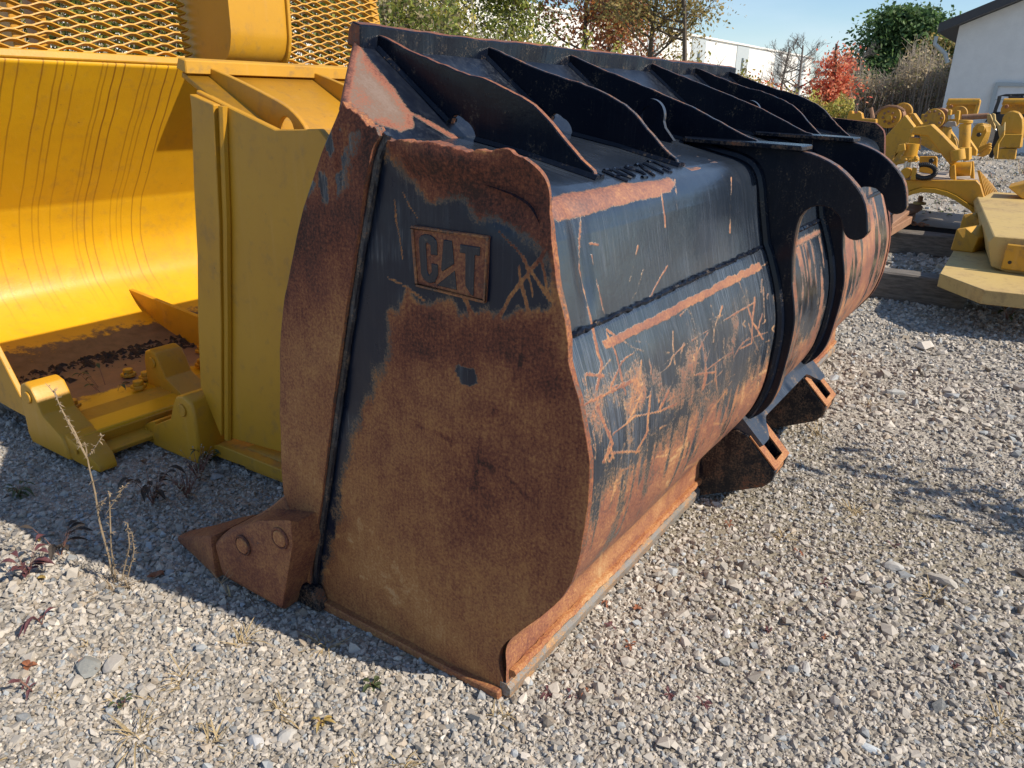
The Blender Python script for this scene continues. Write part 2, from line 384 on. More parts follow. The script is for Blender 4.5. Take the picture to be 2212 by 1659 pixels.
def plate(name,rear,front,nu,nv,x0,x1,mats,parent,wearf,jag=.006,smoothrear=True,disp=None):
    A=catmull(rear,nv) if smoothrear else resample(rear,nv); B=resample(front,nv)
    u=np.linspace(0,1,nu); G=A[None]*(1-u)[:,None,None]+B[None]*u[:,None,None]   # nu,nv,2
    X=np.full(G.shape[:2],x0); P=np.stack([X,G[...,0],G[...,1]],-1)
    if jag:
        t=np.linspace(0,1,nv)*60
        j=(fbm(np.stack([t*.22,0*t,0*t],1),3,4)-.5)*jag*3.2
        fall=np.clip(1-np.arange(nu)/8,0,1)[:,None]; P[...,1]+=fall*j[None]
        t=np.linspace(0,1,nu)*30; j2=(fbm(np.stack([t*.3,0*t+5,0*t],1),8,4)-.5)*jag*4.5
        fall=np.clip(1-np.arange(nv)[::-1]/9,0,1)[None]; P[...,2]+=fall*j2[:,None]
    if disp is not None: P[...,0]+=disp(P)
    V=P.reshape(-1,3); px,py=project(V); wear=wearf(V,px,py)
    # rim
    idx=np.arange(nu*nv).reshape(nu,nv)
    loop=np.r_[idx[:,0],idx[-1,1:],idx[-2::-1,-1],idx[0,-2:0:-1]]
    V2=V[loop].copy(); V2[:,0]=x1
    n=len(loop); b=len(V); k=np.arange(n); k2=(k+1)%n
    rim=np.stack([loop[k],b+k,b+k2,loop[k2]],1)
    w2=wear[loop].copy(); w2[:,0]=.8; w2[:,2]=np.clip(w2[:,2]+.15,0,1)
    fr=gridfaces(nu,nv)
    Fs=np.vstack([fr[:,::-1],rim[:,::-1]])
    mi=np.r_[np.zeros(len(fr),int),np.ones(len(rim),int)]
    o=mk(name,np.vstack([V,V2]),Fs,mats,parent,midx=mi,attrs={'wear':('POINT',np.vstack([wear,w2]))})
    o.data.polygons.foreach_set('use_smooth',mi==0)
    return o
navy=[(800,300),(780,420),(765,520),(750,610),(735,700),(705,850),(680,977),(650,1095),(630,1190),(610,1290),(694,1275),(722,1130),(756,990),(792,870),(824,760),(842,690),(868,652),(909,646),(960,655),(1002,680),(1106,683),(1188,676),(1196,600),(1190,555),(1140,520),(1085,480),(1040,452),(980,440),(930,425),(885,395),(860,350)]
def wear_side(V,px,py):
    nz=fbm(V*np.array([0,9,9])+3,1,5); n2=fbm(V*np.array([0,30,16]),4,4)
    jx=px+(nz-.5)*60; jy=py+(n2-.5)*70
    nv=pmask(px+(nz-.5)*34+(n2-.5)*16,py+(n2-.5)*60+(nz-.5)*26,navy,42)
    rust=1-nv*1.0
    # scratches through the paint
    sc=np.zeros(len(V))
    for pl,w in (([(1175,545),(1105,640),(1075,690)],6),([(1120,575),(1132,640),(1150,690)],5),([(1165,560),(1185,640)],4),([(1130,560),(1190,650)],5),([(960,505),(985,600),(1012,660),(1030,720),(1025,770),(1005,790)],8),([(835,600),(880,620),(915,650)],3),([(1080,500),(1135,560),(1150,640)],4),([(870,415),(900,470)],2.5),([(850,430),(860,500),(872,560)],2.5)):
        d=segdist(px+(n2-.5)*12,py,pl); rust=np.maximum(rust,.85*(1-sstep(w*.4,w,d)))
    tone=.50+.10*(nz-.5)
    tone+= -.34*pmask(jx,jy,[(846,300),(1135,330),(1200,420),(1210,600),(1060,520),(960,450),(870,380)],35)
    tone+= -.30*pmask(jx,jy,[(850,660),(1200,690),(1240,830),(1200,900),(1090,800),(900,780),(830,760)],45)
    tone+= -.17*pmask(jx,jy,[(1010,1000),(1120,900),(1270,960),(1250,1220),(1120,1130),(1000,1160)],60)
    tone+= .07*sstep(950,1330,py)
    for pl,w in (([(1145,740),(1095,850),(1035,940),(1030,985),(1030,1050)],7),([(1030,985),(1090,1030),(1160,1090)],6),([(905,920),(960,950),(1025,985)],4)):
        tone-= .24*sstep(.35,.6,n2)*(1-sstep(w*.2,w*1.6,segdist(px+(n2-.5)*30,py+(nz-.5)*34,pl)))
    tone+=.22*sstep(.60,.72,fbm(V*np.array([0,22,22]),12,4))*pmask(px,py,[(690,1080),(770,1090),(860,1200),(900,1300),(780,1320),(700,1250)],25)
    # bared patch below the logo, grey rubs
    pt=pmask(jx,jy,[(985,790),(1000,770),(1030,785),(1028,815),(1000,826)],6); rust=np.minimum(rust,1-pt*.9)
    scuff=.12+.75*sstep(.50,.68,nz)+.9*pt
    return np.stack([np.clip(rust,0,1),np.clip(scuff,0,1.5),np.clip(tone,0,1)],1)
def disp_side(P):
    y,z=P[...,1],P[...,2]; q=np.stack([y*5,z*5,0*y],-1).reshape(-1,3)
    d=(fbm(q,21,3)-.5).reshape(y.shape)*.012
    top=np.exp(-((z-1.49)/.05)**2)*(.012*np.sin(y*14+1)-.012)
    dent=.022*np.exp(-(((y-.02)/.10)**2+((z-1.40)/.07)**2))-.016*np.exp(-(((y-.20)/.12)**2+((z-1.46)/.05)**2))
    return d+top+dent
SP=plate('side_plate',side_rear,side_front,170,300,0,.018,[M_worn,M_edge],BK,wear_side,jag=.005,disp=disp_side)
tag(SP,'brown rusted side plate with dark paint left round the logo')
def wear_cut(V,px,py):
    nz=fbm(V*np.array([0,9,9])+7,2,5); n2=fbm(V*np.array([0,26,26]),6,4)
    jx=px+(nz-.5)*40; jy=py+(n2-.5)*40
    rust=np.full(len(V),.97)
    pt=pmask(jx,jy,[(700,270),(770,280),(760,400),(720,440),(655,445),(670,360)],20)
    rust-=pt*sstep(.36,.52,fbm(V*np.array([0,34,16]),31,4))*.72
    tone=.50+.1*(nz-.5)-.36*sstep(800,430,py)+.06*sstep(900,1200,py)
    tone+=pt*.12
    return np.stack([rust,.3+1.1*pt,np.clip(tone,0,1)],1)
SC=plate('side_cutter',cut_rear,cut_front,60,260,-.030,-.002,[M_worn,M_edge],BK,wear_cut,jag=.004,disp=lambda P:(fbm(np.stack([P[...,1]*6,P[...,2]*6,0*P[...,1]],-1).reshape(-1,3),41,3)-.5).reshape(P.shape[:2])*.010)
# weld strip along the cutter's rear edge
wv=resample(cut_rear,140); wb=MB()
wb.tube([(-.010,p[0]-.006,p[1]) for i,p in enumerate(wv)],[.011+.0012*random.random() for _ in wv],8); wb.build('weld_bead',worn('dusty_weld',const=(.28,.7,.35)),BK,smooth=True)
# shell
def prof_shell():
    low=catmull([(.0,.0),(.0,.10),(-.004,.185),(-.075,.296),(-.160,.425),(-.200,.545),(-.214,.686),(-.210,.808),(-.182,.93),(-.150,1.02),(-.126,1.078)],300)
    led=np.array([(-.119,1.084)])
    up=np.array([(-.116,1.092),(-.088,1.21),(-.068,1.30)]); bend=catmull([(-.068,1.30),(-.052,1.345),(-.022,1.380),(.025,1.400)],40)
    deck=resample([(.025,1.400),(.12,1.420),(.25,1.448),(.40,1.473),(.475,1.484)],90)
    return np.vstack([low,led,resample(up,70),bend[1:],deck[1:]])
PR=prof_shell()
xs=np.r_[np.arange(.004,1.545,.0045),np.linspace(1.56,W-.004,110)]
P=np.stack([np.broadcast_to(xs[:,None],(len(xs),len(PR))),np.broadcast_to(PR[None,:,0],(len(xs),len(PR))),np.broadcast_to(PR[None,:,1],(len(xs),len(PR)))],-1).copy()
q=np.stack([P[...,0]*2.2,P[...,1]*3,P[...,2]*3],-1).reshape(-1,3)
P[...,1]+=((fbm(q,51,3)-.5)*.012).reshape(P.shape[:2])
# near-side buckle: a soft vertical crease in the upper panel
P[...,1]+=.012*np.exp(-((P[...,0]-.16)/.035)**2)*sstep(1.08,1.2,P[...,2])
V=P.reshape(-1,3); px,py=project(V)
def c6(pl): return [(1152.1+x/2.520,384+y/2.520) for x,y in pl]
def wear_shell(V,px,py):
    X,Y,Z=V.T
    nz=fbm(V*np.array([5,7,7]),61,5); n2=fbm(V*np.array([24,24,24]),62,4); stx=fbm(V*np.array([40,1.5,3]),63,4)
    jx=px+(n2-.5)*26; jy=py+(nz-.5)*26
    rust=.10+0*X; tone=.55+.3*(nz-.5)
    vis=X<1.56
    # rust band on the upper bend, near corner
    m=pmask(jx,jy,[(1186,425),(1290,405),(1380,392),(1440,382),(1462,392),(1455,405),(1425,425),(1340,440),(1270,462),(1200,480),(1186,470)],7); rust=np.maximum(rust,m*.9); tone=np.where(m>.4,.52+.3*(n2-.5),tone)
    # rub band under the weld
    m=pmask(px+(n2-.5)*6,py+(n2-.5)*10,[(1300,738),(1440,668),(1560,606),(1640,566),(1648,582),(1560,625),(1440,690),(1310,755)],3); rust=np.maximum(rust,m*.85); tone=np.where(m>.4,.56,tone)
    m=sstep(-.02,.02,.012-np.abs(Z-1.045))*(X>1.62)*(X<2.35); rust=np.maximum(rust,m*.8)
    # lower shell: worn through towards the ground
    rust+= sstep(.88,.46,Z)*(.26+.78*sstep(.38,.58,stx*.55+nz*.45))*.88*(1-.25*sstep(.7,1.3,X))
    rust+= sstep(.52,.26,Z)*.70
    low=sstep(.62,.26,Z); tone=tone*(1-low*.5)+low*.5*(.72+.3*(n2-.5))
    # traced scratches
    S=[([(280,1235),(500,1130),(720,1010),(830,905),(1000,800),(1200,680)],7),([(850,720),(900,850),(935,950),(940,1070),(925,1150)],11),([(1030,700),(1000,800),(940,1000),(930,1050)],5),([(262,210),(248,330),(250,500),(285,650),(318,800)],4),([(318,800),(350,950),(372,1010),(345,1150)],10),([(400,830),(540,920),(600,945),(740,950)],9),([(400,850),(445,950),(500,1180)],6),([(420,1140),(480,1000),(560,940)],4),([(860,1080),(920,1065),(990,1060)],5),([(1115,560),(1150,640),(1190,780),(1250,880)],6),([(1205,650),(1190,820),(1190,900)],4),([(940,1050),(1060,960),(1185,905)],6),([(820,900),(790,1040),(740,1150),(690,1260)],9),([(700,1000),(600,1080),(420,1150)],5),([(970,820),(930,870),(880,990)],5),([(620,1100),(560,1250),(520,1330)],6),([(780,1230),(700,1270),(560,1300),(430,1400)],6),([(1070,830),(1090,1000)],5),([(400,1500),(580,1490)],6),([(350,1250),(430,1450),(380,1550)],10),([(1080,0),(1075,140),(1070,300)],3.5),([(770,10),(785,170)],9),([(700,90),(720,270)],3),([(1245,740),(1225,820),(1190,790)],4),([(560,890),(620,890),(630,920)],12),([(290,1070),(380,1080)],11),([(800,750),(850,700)],8),([(315,420),(340,540),(385,740)],6),([(310,360),(350,365)],9),([(560,1170),(640,960)],4),([(640,1150),(620,1380),(560,1500)],7),([(570,370),(525,560)],3),([(730,480),(630,655)],2.5),([(600,500),(560,620),(520,690)],2.5),([(1040,870),(1030,960)],7)]
    for pl,w in S:
        pl=c6(pl); w=max(2.3,w/2.6); x0=min(p[0] for p in pl)-15; x1=max(p[0] for p in pl)+15; y0=min(p[1] for p in pl)-15; y1=max(p[1] for p in pl)+15
        k=np.nonzero((px>x0)&(px<x1)&(py>y0)&(py<y1))[0]
        if len(k)==0: continue
        d=segdist(px[k]+(n2[k]-.5)*5,py[k]+(nz[k]-.5)*5,pl); s=1-sstep(w*.3,w*1.15,d); rust[k]=np.maximum(rust[k],s*(.34+.62*sstep(.38,.58,nz[k]))); tone[k]=np.where(s>.3,.60+.7*(n2[k]-.5),tone[k])
    sm=sstep(.50,.70,fbm(V*np.array([7,5,5]),77,5))*sstep(1.06,.9,Z)*(X<1.53); rust=np.maximum(rust,sm*.50)
    # many small ones, dense low down
    r=random.Random(5)
    for i in range(170):
        cx=r.uniform(1210,1680); t=r.random()**.7; cy=(760-(cx-1230)*.43)+t*(330+ (1680-cx)*.35)
        a=math.radians(r.choice([r.gauss(82,9),r.gauss(95,9),r.gauss(88,6),r.gauss(-35,14)])); L=r.uniform(10,75); w=r.uniform(1.9,2.9)
        bx,by=math.cos(a)*L,math.sin(a)*L; pl=[(cx,cy),(cx+bx*.5+r.gauss(0,4),cy+by*.5),(cx+bx,cy+by)]
        k=np.nonzero((px>min(cx,cx+bx)-9)&(px<max(cx,cx+bx)+9)&(py>min(cy,cy+by)-9)&(py<max(cy,cy+by)+9))[0]
        if len(k)==0: continue
        s=1-sstep(w*.4,w*1.3,segdist(px[k],py[k],pl)); rust[k]=np.maximum(rust[k],s*r.uniform(.30,.62)); tone[k]=np.where(s>.3,r.uniform(.5,.85),tone[k])
    # beyond the hooks: streaky rust
    far=X>2.42; rust=np.where(far,np.maximum(rust,(.20+.75*sstep(.44,.62,fbm(V*np.array([14,2,3]),71,4)))*sstep(1.25,1.0,Z)),rust)
    between=(X>1.6)&(X<2.36)&(Z<1.03); rust=np.where(between,np.maximum(rust,.62*sstep(.5,.66,stx)),rust)
    # deck rub
    m=(Z>1.39)&(X>1.0)&(X<1.3)&(Y<.12); rust=np.where(m,np.maximum(rust,sstep(.54,.62,fbm(V*np.array([6,40,40]),73,4))*.8),rust)
    deckm=sstep(1.385,1.40,Z); rust=rust*(1-.45*deckm*(1-pmask(px,py,[(1180,380),(1300,395),(1470,370),(1470,420),(1180,480)],10)))
    scuff=(.75+.75*sstep(.35,.7,nz)-.3*deckm)*(.72-.36*sstep(1.07,1.10,Z))  # real scuffs plus painted sky sheen, weaker on the upper panel
    return np.stack([np.clip(rust,0,1),np.clip(scuff,0,1.4),np.clip(tone,0,1)],1)
wsh=wear_shell(V,px,py)
mk('shell',V,gridfaces(len(xs),len(PR)),M_shellw,BK,smooth=True,attrs={'wear':('POINT',wsh)}).data.set_sharp_from_angle(angle=math.radians(30))
# spill plate (inclined) with its cut-back near corner
nu,nv=150,46; t=np.linspace(0,1,nv); Yp=.475+(.83-.475)*t; Zp=1.484+(1.742-1.484)*t
xl=np.interp(Yp,[.475,.53,.60,.72,.83],[-.0,.0,.06,.21,.35]); xr=W-xl
uu=np.r_[np.linspace(0,.18,80),np.linspace(.19,1,70)]
X=xl[None]+(xr-xl)[None]*uu[:,None]; V=np.stack([X,np.broadcast_to(Yp,X.shape),np.broadcast_to(Zp,X.shape)],-1).reshape(-1,3); px,py=project(V)
nz=fbm(V*12,81,5); jx=px+(nz-.5)*26; jy=py+(nz-.5)*20
ov=[(752,110),(775,95),(800,130),(850,190),(890,245),(895,275),(870,288),(820,270),(780,248),(740,222)]
m1=pmask(jx,jy,ov,7); d=segdist(jx,jy,ov[2:8])
rim=np.exp(-((d-9)/9)**2)*m1
st=pmask(jx,jy,[(885,245),(900,245),(1000,300),(985,305)],4)
sedge=1-sstep(0,14,px-np.interp(py,[88,222],[770,745]))
rust=np.clip(m1*.9+st*.9+.9*sedge,0,1); tone=.74*m1+.42*st*(1-m1)+.7*(nz-.5)-.38*rim-.55*sedge*m1+.2*sedge*(1-m1)
o=mk('spill_plate',V,gridfaces(nu,nv),worn('spill_plate_rust',stops=SPL),BK,smooth=True,attrs={'wear':('POINT',np.stack([rust,.5+.3*nz,np.clip(tone,0,1)],1))})
tag(o,'sloping top plate with an oval rust patch')
mod=o.modifiers.new('thick','SOLIDIFY'); mod.thickness=.02; mod.offset=-1
# lip bar along the top
lb=MB(); lipx=np.r_[np.linspace(.345,W-.33,120)]
sec=[(.800,1.712),(.798,1.782),(.832,1.792),(.852,1.775),(.852,1.725)]
b0=0; VV=[];FF=[];MI=[]
for i,x in enumerate(lipx):
    for (y,z) in sec:
        k=mnoise.noise(Vector((x*9,y*30,z*30)))*.006+mnoise.noise(Vector((x*1.7,0,0)))*.006; VV.append((x,y+k,z+k))
for i in range(len(lipx)-1):
    for q_ in range(5):
        r_=(q_+1)%5; FF.append((i*5+q_,i*5+r_,(i+1)*5+r_,(i+1)*5+q_)); MI.append(1 if q_==1 else (0 if q_==0 else 0))
FF.append(tuple(range(5))[::-1]); FF.append(tuple((len(lipx)-1)*5+q_ for q_ in range(5))); MI+=[1,1]
lb.V=VV; lb.F=FF; lb.M=MI; lb.build('lip_bar',[worn('lip_back',const=(.20,.15,.4),stops=RUSTB,spec=.22,rbase=.22),M_edge],BK,bevel=.004)
# gussets
gus=[(.835,1.772),(.75,1.744),(.66,1.712),(.489,1.662),(.41,1.645),(.298,1.607),(.221,1.568),(.144,1.500),(.084,1.450),(.028,1.412)]
gush=[(.835,1.772),(.66,1.712),(.44,1.641),(.238,1.574),(.043,1.489),(0,1.471),(-.04,1.466),(-.04,1.448)]
def deckz(y): return float(np.interp(y,[.025,.12,.25,.40,.475,.83],[1.400,1.420,1.448,1.473,1.484,1.742]))
GX_=[(.43,gus),(.99,gus),(1.58,gush),(W-1.58,gush),(W-.99,gus),(W-.43,gus)]
for gi,(gx_,top) in enumerate(GX_):
    tp=catmull(top,40) if top is gus else resample(top,30)
    ys=np.linspace(top[-1][0],.80,24); hole=[]
    bot=[]
    for y in ys:
        z=(deckz(y) if y>.02 else 1.392)-.006
        if top is gus and .435<y<.525: # drain notch
            z=deckz(y)+.048*math.sqrt(max(0,1-((y-.48)/.046)**2))
        bot.append((y,z))
    if top is gus:
        ys2=np.r_[np.linspace(.03,.43,10),np.linspace(.434,.526,15),np.linspace(.53,.80,8)]
        bot=[(y,deckz(y)-.006+ (0.054*math.sqrt(max(0,1-((y-.48)/.0465)**2)) if .434<=y<=.526 else 0)) for y in ys2]
    pts=[(y,z+random.uniform(-.0016,.0016)) for y,z in tp][:-1]+bot
    m=MB(); th=.022
    n=len(pts); V0=[(gx_-th/2,y,z) for y,z in pts]; m.prism(V0,(th,0,0),0,1)
    o=m.build('gusset',[M_black,M_edge if gi==0 else worn('gusset_rim',const=(.44,.6,.5),stops=RUSTB)],BK,bevel=.003)
    wbm=MB(); yb=[b for b in bot if not(.43<b[0]<.53)]
    for sgn in(-1,1):
        seg=[(gx_+sgn*(th/2+.002),y,z+.008) for y,z in yb if y<.44]; wbm.tube(seg,.013,6)
        seg=[(gx_+sgn*(th/2+.002),y,z+.008) for y,z in yb if y>.5]; wbm.tube(seg,.013,6)
    wbm.build('weld_bead',M_black,o,smooth=True)
# hooks (full height coupler plates)
hook_out=[(.24,1.448),(.185,1.449),(-.06,1.447),(-.20,1.440),(-.27,1.424),(-.345,1.388),(-.42,1.322),(-.455,1.262),(-.474,1.18)]
hook_tip=[(-.462,1.158),(-.436,1.148),(-.408,1.155),(-.392,1.175)]
hook_in=[(-.372,1.221),(-.33,1.252),(-.272,1.250),(-.232,1.206),(-.226,1.10),(-.240,.98),(-.272,.84),(-.275,.74),(-.262,.60),(-.245,.50),(-.205,.42),(-.12,.345)]
inner=[(.0,.33),(-.02,.6),(.0,1.0),(.1,1.3)]
for hx in (1.53,W-1.53-.055):
    m=MB(); pts=list(catmull(hook_out,26))+list(catmull(hook_tip,8))+list(catmull(hook_in,46))+inner
    m.prism([(hx,y,z) for y,z in pts],(.055,0,0),0,1); o=m.build('coupler_hook',[M_black,worn('hook_rim',const=(.47,.5,.5),stops=RUSTB)],BK,bevel=.004)
    # weld bead where the hook meets the shell
    sel=[(y,z) for y,z in PR[62:] if y<.24][::6]
    wm=MB(); wm.tube([(hx-.006,y-.008,z+.004) for y,z in sel],.020,8); wm.build('weld_bead',M_black,o,smooth=True)
for hx in (1.555,W-1.555):
    m=MB(); sg=-1 if hx<W/2 else 1
    pts=[(.235,1.450),(.20,1.449),(-.20,1.440),(-.225,1.438)]
    t=.019; y0,y1=.225,-.215
    c=[(hx-.075,y0,1.4455),(hx-.02,y0+.03,1.446),(hx+.03,y0+.03,1.446),(hx+.075,y0,1.4455),(hx+.075,y1,1.4385),(hx-.075,y1,1.4385)]
    m.prism([(a,b,d_+.003) for a,b,d_ in c],(0,0,t),0,1); m.build('hook_cap_plate',[M_black,M_blackr],BK,bevel=.004)
# lower lugs with pin slots
lug=[(.05,.0),(-.005,.0),(-.27,.128),(-.302,.165),(-.31,.208),(-.18,.335),(-.13,.35),(.03,.27)]
for lx in (1.46,W-1.66):
    m=MB(); wdt=.20
    # side walls
    for a in (lx,lx+wdt-.045): m.prism([(a,y,z) for y,z in lug],(.045,0,0),0,0)
    # slot face bars (between walls)
    def bar(p,q,th=.05):
        p=np.array(p);q=np.array(q);d=(q-p)/np.linalg.norm(q-p);nrm=np.array([d[1],-d[0]])
        if nrm[0]<0: nrm=-nrm
        return [p,q,q+nrm*th,p+nrm*th]
    A_,B_=np.array((-.185,.331)),np.array((-.307,.214))
    for t0,t1 in ((0,.16),(.86,1.0)):
        m.prism([(lx+.045,y,z) for y,z in bar(A_+(B_-A_)*t0,A_+(B_-A_)*t1)],(wdt-.09,0,0),1,1)
    m.prism([(lx+.045,y,z) for y,z in [(-.304,.175),(-.304,.205),(-.26,.165),(-.26,.135)]],(wdt-.09,0,0),1,1)
    m.prism([(lx+.045,y,z) for y,z in [(-.265,.132),(0,.006),(0,.03),(-.255,.155)]],(wdt-.09,0,0),0,0)
    o=m.build('latch_lug',[M_blackr,M_orust],BK,bevel=.006,seg=2)
    # face frame, rusty orange
    fr=MB(); fm=bar(A_,B_,.006)
    d_=(B_-A_)/np.linalg.norm(B_-A_); nn=np.array([-d_[1],d_[0]]); nn=nn if nn[0]<0 else -nn
    def fp(x,t,o_=.001):
        p=A_+(B_-A_)*t+nn*o_; return (x,p[0],p[1])
    for (xa,xb,ta,tb) in ((lx+.002,lx+.055,0.0,1.0),(lx+wdt-.055,lx+wdt-.002,0.0,1.0),(lx+.055,lx+wdt-.055,0,.17),(lx+.055,lx+wdt-.055,.85,1.0)):
        fr.prism([fp(xa,ta),fp(xb,ta),fp(xb,tb),fp(xa,tb)],(0,nn[0]*.006,nn[1]*.006),0,0)
    fr.build('slot_frame',M_orust,o)
# blue-black bar joining the lugs, hollow lower edge
m=MB(); xsb=np.linspace(1.47,W-1.47,40); VV=[];FF=[]
e=np.array((-.72,-.69))
for i,x in enumerate(xsb):
    u=abs((x-W/2)/(xsb[-1]-W/2)); hgt=.085+.075*sstep(.62,.86,np.array(u))
    p1=np.array((-.118,.405)); p2=p1+e*float(hgt); k=np.array((.06,-.055))
    for (y,z) in (p1+np.array((-.012,.012)),p2+np.array((-.012,.012)),p2+k,p1+k): VV.append((x,y,z))
for i in range(len(xsb)-1):
    for q_ in range(4): r_=(q_+1)%4; FF.append((i*4+q_,i*4+r_,i*4+4+r_,i*4+4+q_))
FF+= [(3,2,1,0),tuple((len(xsb)-1)*4+q_ for q_ in range(4))]
m.add(VV,FF); m.build('tie_bar',M_barb,BK)
# heel bar, base plate, far side plate, weld at crease
m=MB(); hp=[(-.014,.004),(-.017,.034),(-.004,.046),(.02,.046),(.02,.004)]
xh=np.r_[np.linspace(.0,1.46,60),np.linspace(1.5,W,30)]; VV=[];FF=[]
for x in xh:
    for (y,z) in hp: VV.append((x,y+mnoise.noise(Vector((x*14,y*40,z*40)))*.003,z+mnoise.noise(Vector((x*11+5,y*40,z*40)))*.003))
for i in range(len(xh)-1):
    for q_ in range(5): r_=(q_+1)%5; FF.append((i*5+q_,i*5+r_,i*5+5+r_,i*5+5+q_))
FF+=[(4,3,2,1,0),tuple((len(xh)-1)*5+q_ for q_ in range(5))]
m.add(VV,FF); m.build('heel_bar',worn('ground_worn_steel',const=(.43,1.2,.8),streak=(3,60,60),stops=RUSTB,pv=(.22,.21,.195)),BK,smooth=True)
m=MB(); m.tube([(x,-.006+random.uniform(-.003,.003),.075+random.uniform(-.003,.003)) for x in np.arange(.02,W,.018)],.014,6); m.build('weld_bead',M_orust,BK,smooth=True)
m=MB(); m.prism([(-.022,y,z) for y,z in [(.008,-.002),(.012,.026),(.20,.020),(.77,.026),(.93,.03),(1.02,.01),(1.02,-.01)]],(W+.044,0,0)); m.build('base_plate',[M_rust],BK,bevel=.004)
m=MB(); rr=catmull(side_rear,70); m.prism([(W,y,z) for y,z in list(rr)+[(.42,1.52),(.50,1.58),(.67,1.31),(.82,.88),(.85,.4),(.80,.02)]],(.05,0,0),0,1); m.build('side_plate',[M_blackr,M_dred],BK)
m=MB(); m.tube([(x,-.121+random.uniform(-.004,.004),1.090+random.uniform(-.003,.003)) for x in np.arange(.01,1.53,.012)],[.007+random.uniform(-.002,.002) for _ in np.arange(.01,1.53,.012)],7); m.build('weld_bead',M_black,BK,smooth=True)
m=MB(); m.tube([(x,-.121+random.uniform(-.004,.004),1.090) for x in np.arange(1.6,2.38,.014)],.011,6); m.build('weld_bead',M_black,BK,smooth=True)
m=MB(); m.tube([(x,-.121,1.090) for x in np.arange(2.45,W,.03)],.011,6); m.build('weld_bead',M_black,BK,smooth=True)
# lifting eyes
for ex in (1.40,W-1.40):
    m=MB(); cy,cz,ro,ri=.345,1.540,.062,.036; th=.022
    prof=[(cy+.02,1.455)]; out=[]
    for a in np.linspace(200,-25,30): out.append((cy+ro*math.cos(math.radians(180-a)) if False else cy-ro*math.cos(math.radians(a)) ,cz+ro*math.sin(math.radians(a))))
    # outline: ring with a foot flaring to the rear
    ring=[(cy+ro*math.cos(a),cz+ro*math.sin(a)) for a in np.linspace(math.radians(-20),math.radians(195),26)]
    foot=[(cy-.072,1.492),(cy-.088,1.474),(cy-.108,1.466),(cy-.110,1.448),(cy+.05,1.455)]
    outl=ring+foot; hol=[(cy+ri*math.cos(a),cz+ri*math.sin(a)) for a in np.linspace(0,2*math.pi,28,endpoint=False)]
    # bridge outline and hole as a fan of quads by angle
    def ray_out(a):
        d=np.array((math.cos(a),math.sin(a))); best=9
        for (y0,z0),(y1,z1) in zip(outl,outl[1:]+outl[:1]):
            e=np.array((y1-y0,z1-z0)); den=d[0]*e[1]-d[1]*e[0]
            if abs(den)<1e-9: continue
            w_=np.array((y0-cy,z0-cz)); t_=(w_[0]*e[1]-w_[1]*e[0])/den; s_=(w_[0]*d[1]-w_[1]*d[0])/den
            if t_>0 and -1e-6<=s_<=1+1e-6: best=min(best,t_)
        return (cy+d[0]*best,cz+d[1]*best)
    N=48; an=np.linspace(0,2*math.pi,N,endpoint=False); O=[ray_out(a) for a in an]; Hh=[(cy+ri*math.cos(a),cz+ri*math.sin(a)) for a in an]
    VV=[(ex,y,z) for y,z in O]+[(ex,y,z) for y,z in Hh]+[(ex+th,y,z) for y,z in O]+[(ex+th,y,z) for y,z in Hh]
    FF=[];MI=[]
    for i in range(N):
        j=(i+1)%N; FF+=[(i,j,N+j,N+i),(2*N+i,3*N+i,3*N+j,2*N+j),(i,2*N+i,2*N+j,j),(N+i,N+j,3*N+j,3*N+i)]; MI+=[0,0,1,0]
    m.V=VV;m.F=FF;m.M=MI; m.build('lifting_eye',[M_black,M_barb],BK)
# weld-written marks on the deck (traced strokes laid on the deck surface)
def deckpt(x,y):
    d=R@np.array([x-CC[0],-(y-CC[1]),-F]); lo,hi=1.2,3.2
    for _ in range(40):
        mid=(lo+hi)/2; p=CAM+d*mid/ F
        if p[2]>float(np.interp(p[1],[-.05,.025,.12,.25,.40],[1.37,1.40,1.42,1.448,1.473])): lo=mid
        else: hi=mid
    return CAM+d*lo/F
def cl(pl): return [((2340+x/5.53)/1.82284,(600+y/5.53)/1.82284) for x,y in pl]
strokes=[[(190,430),(240,450),(400,520),(560,590),(720,660)],[(215,410),(300,395),(390,420)],[(490,510),(560,530)],[(410,385),(440,370),(560,380)],[(410,385),(500,450),(640,520),(800,575)],[(620,400),(740,460),(880,540)],[(690,350),(720,320),(820,330)],[(690,350),(780,390),(900,410),(1020,450),(1120,510),(1140,550),(1040,560)],[(900,300),(940,270),(1000,290),(1100,390),(1220,470),(1300,525)],[(1080,260),(1200,320),(1360,400),(1510,475)],[(1165,215),(1260,215),(1380,260),(1520,330),(1640,390),(1690,430),(1640,450),(1500,380)]]
m=MB()
for s_ in strokes:
    pts=resample(cl(s_),14); m.tube([deckpt(x,y)+np.array([0,0,.001]) for x,y in pts],.0065,7)
m.build('raised_weld_lettering',M_black,BK,smooth=True)
# raised logo plate on the side plate: frame + letters
LX=.0
lo_c=dict(y0=.313,z0=1.301,y1=.079,z1=1.301,y2=.086,z2=1.142,y3=.301,z3=1.148)
def lg(u,v,x=0):
    a=np.array((.313,1.301))*(1-u)+np.array((.079,1.303))*u; b=np.array((.301,1.150))*(1-u)+np.array((.086,1.142))*u
    p=a*(1-v)+b*v; return (LX-x,p[0],p[1])
lp=MB(); lp.prism([lg(0,0,-.008),lg(1,0,-.008),lg(1,1,-.008),lg(0,1,-.008)],(-.014,0,0)); LOGO=lp.build('logo_plate',worn('logo_plate_rust',const=(.80,.3,.34)),SP,bevel=.003)
fr=MB()
for (ua,ub,va,vb) in ((0,1,0,.04),(0,1,.96,1),(0,.03,.04,.96),(.97,1,.04,.96)):
    fr.prism([lg(ua,va,.006),lg(ub,va,.006),lg(ub,vb,.006),lg(ua,vb,.006)],(-.005,0,0))
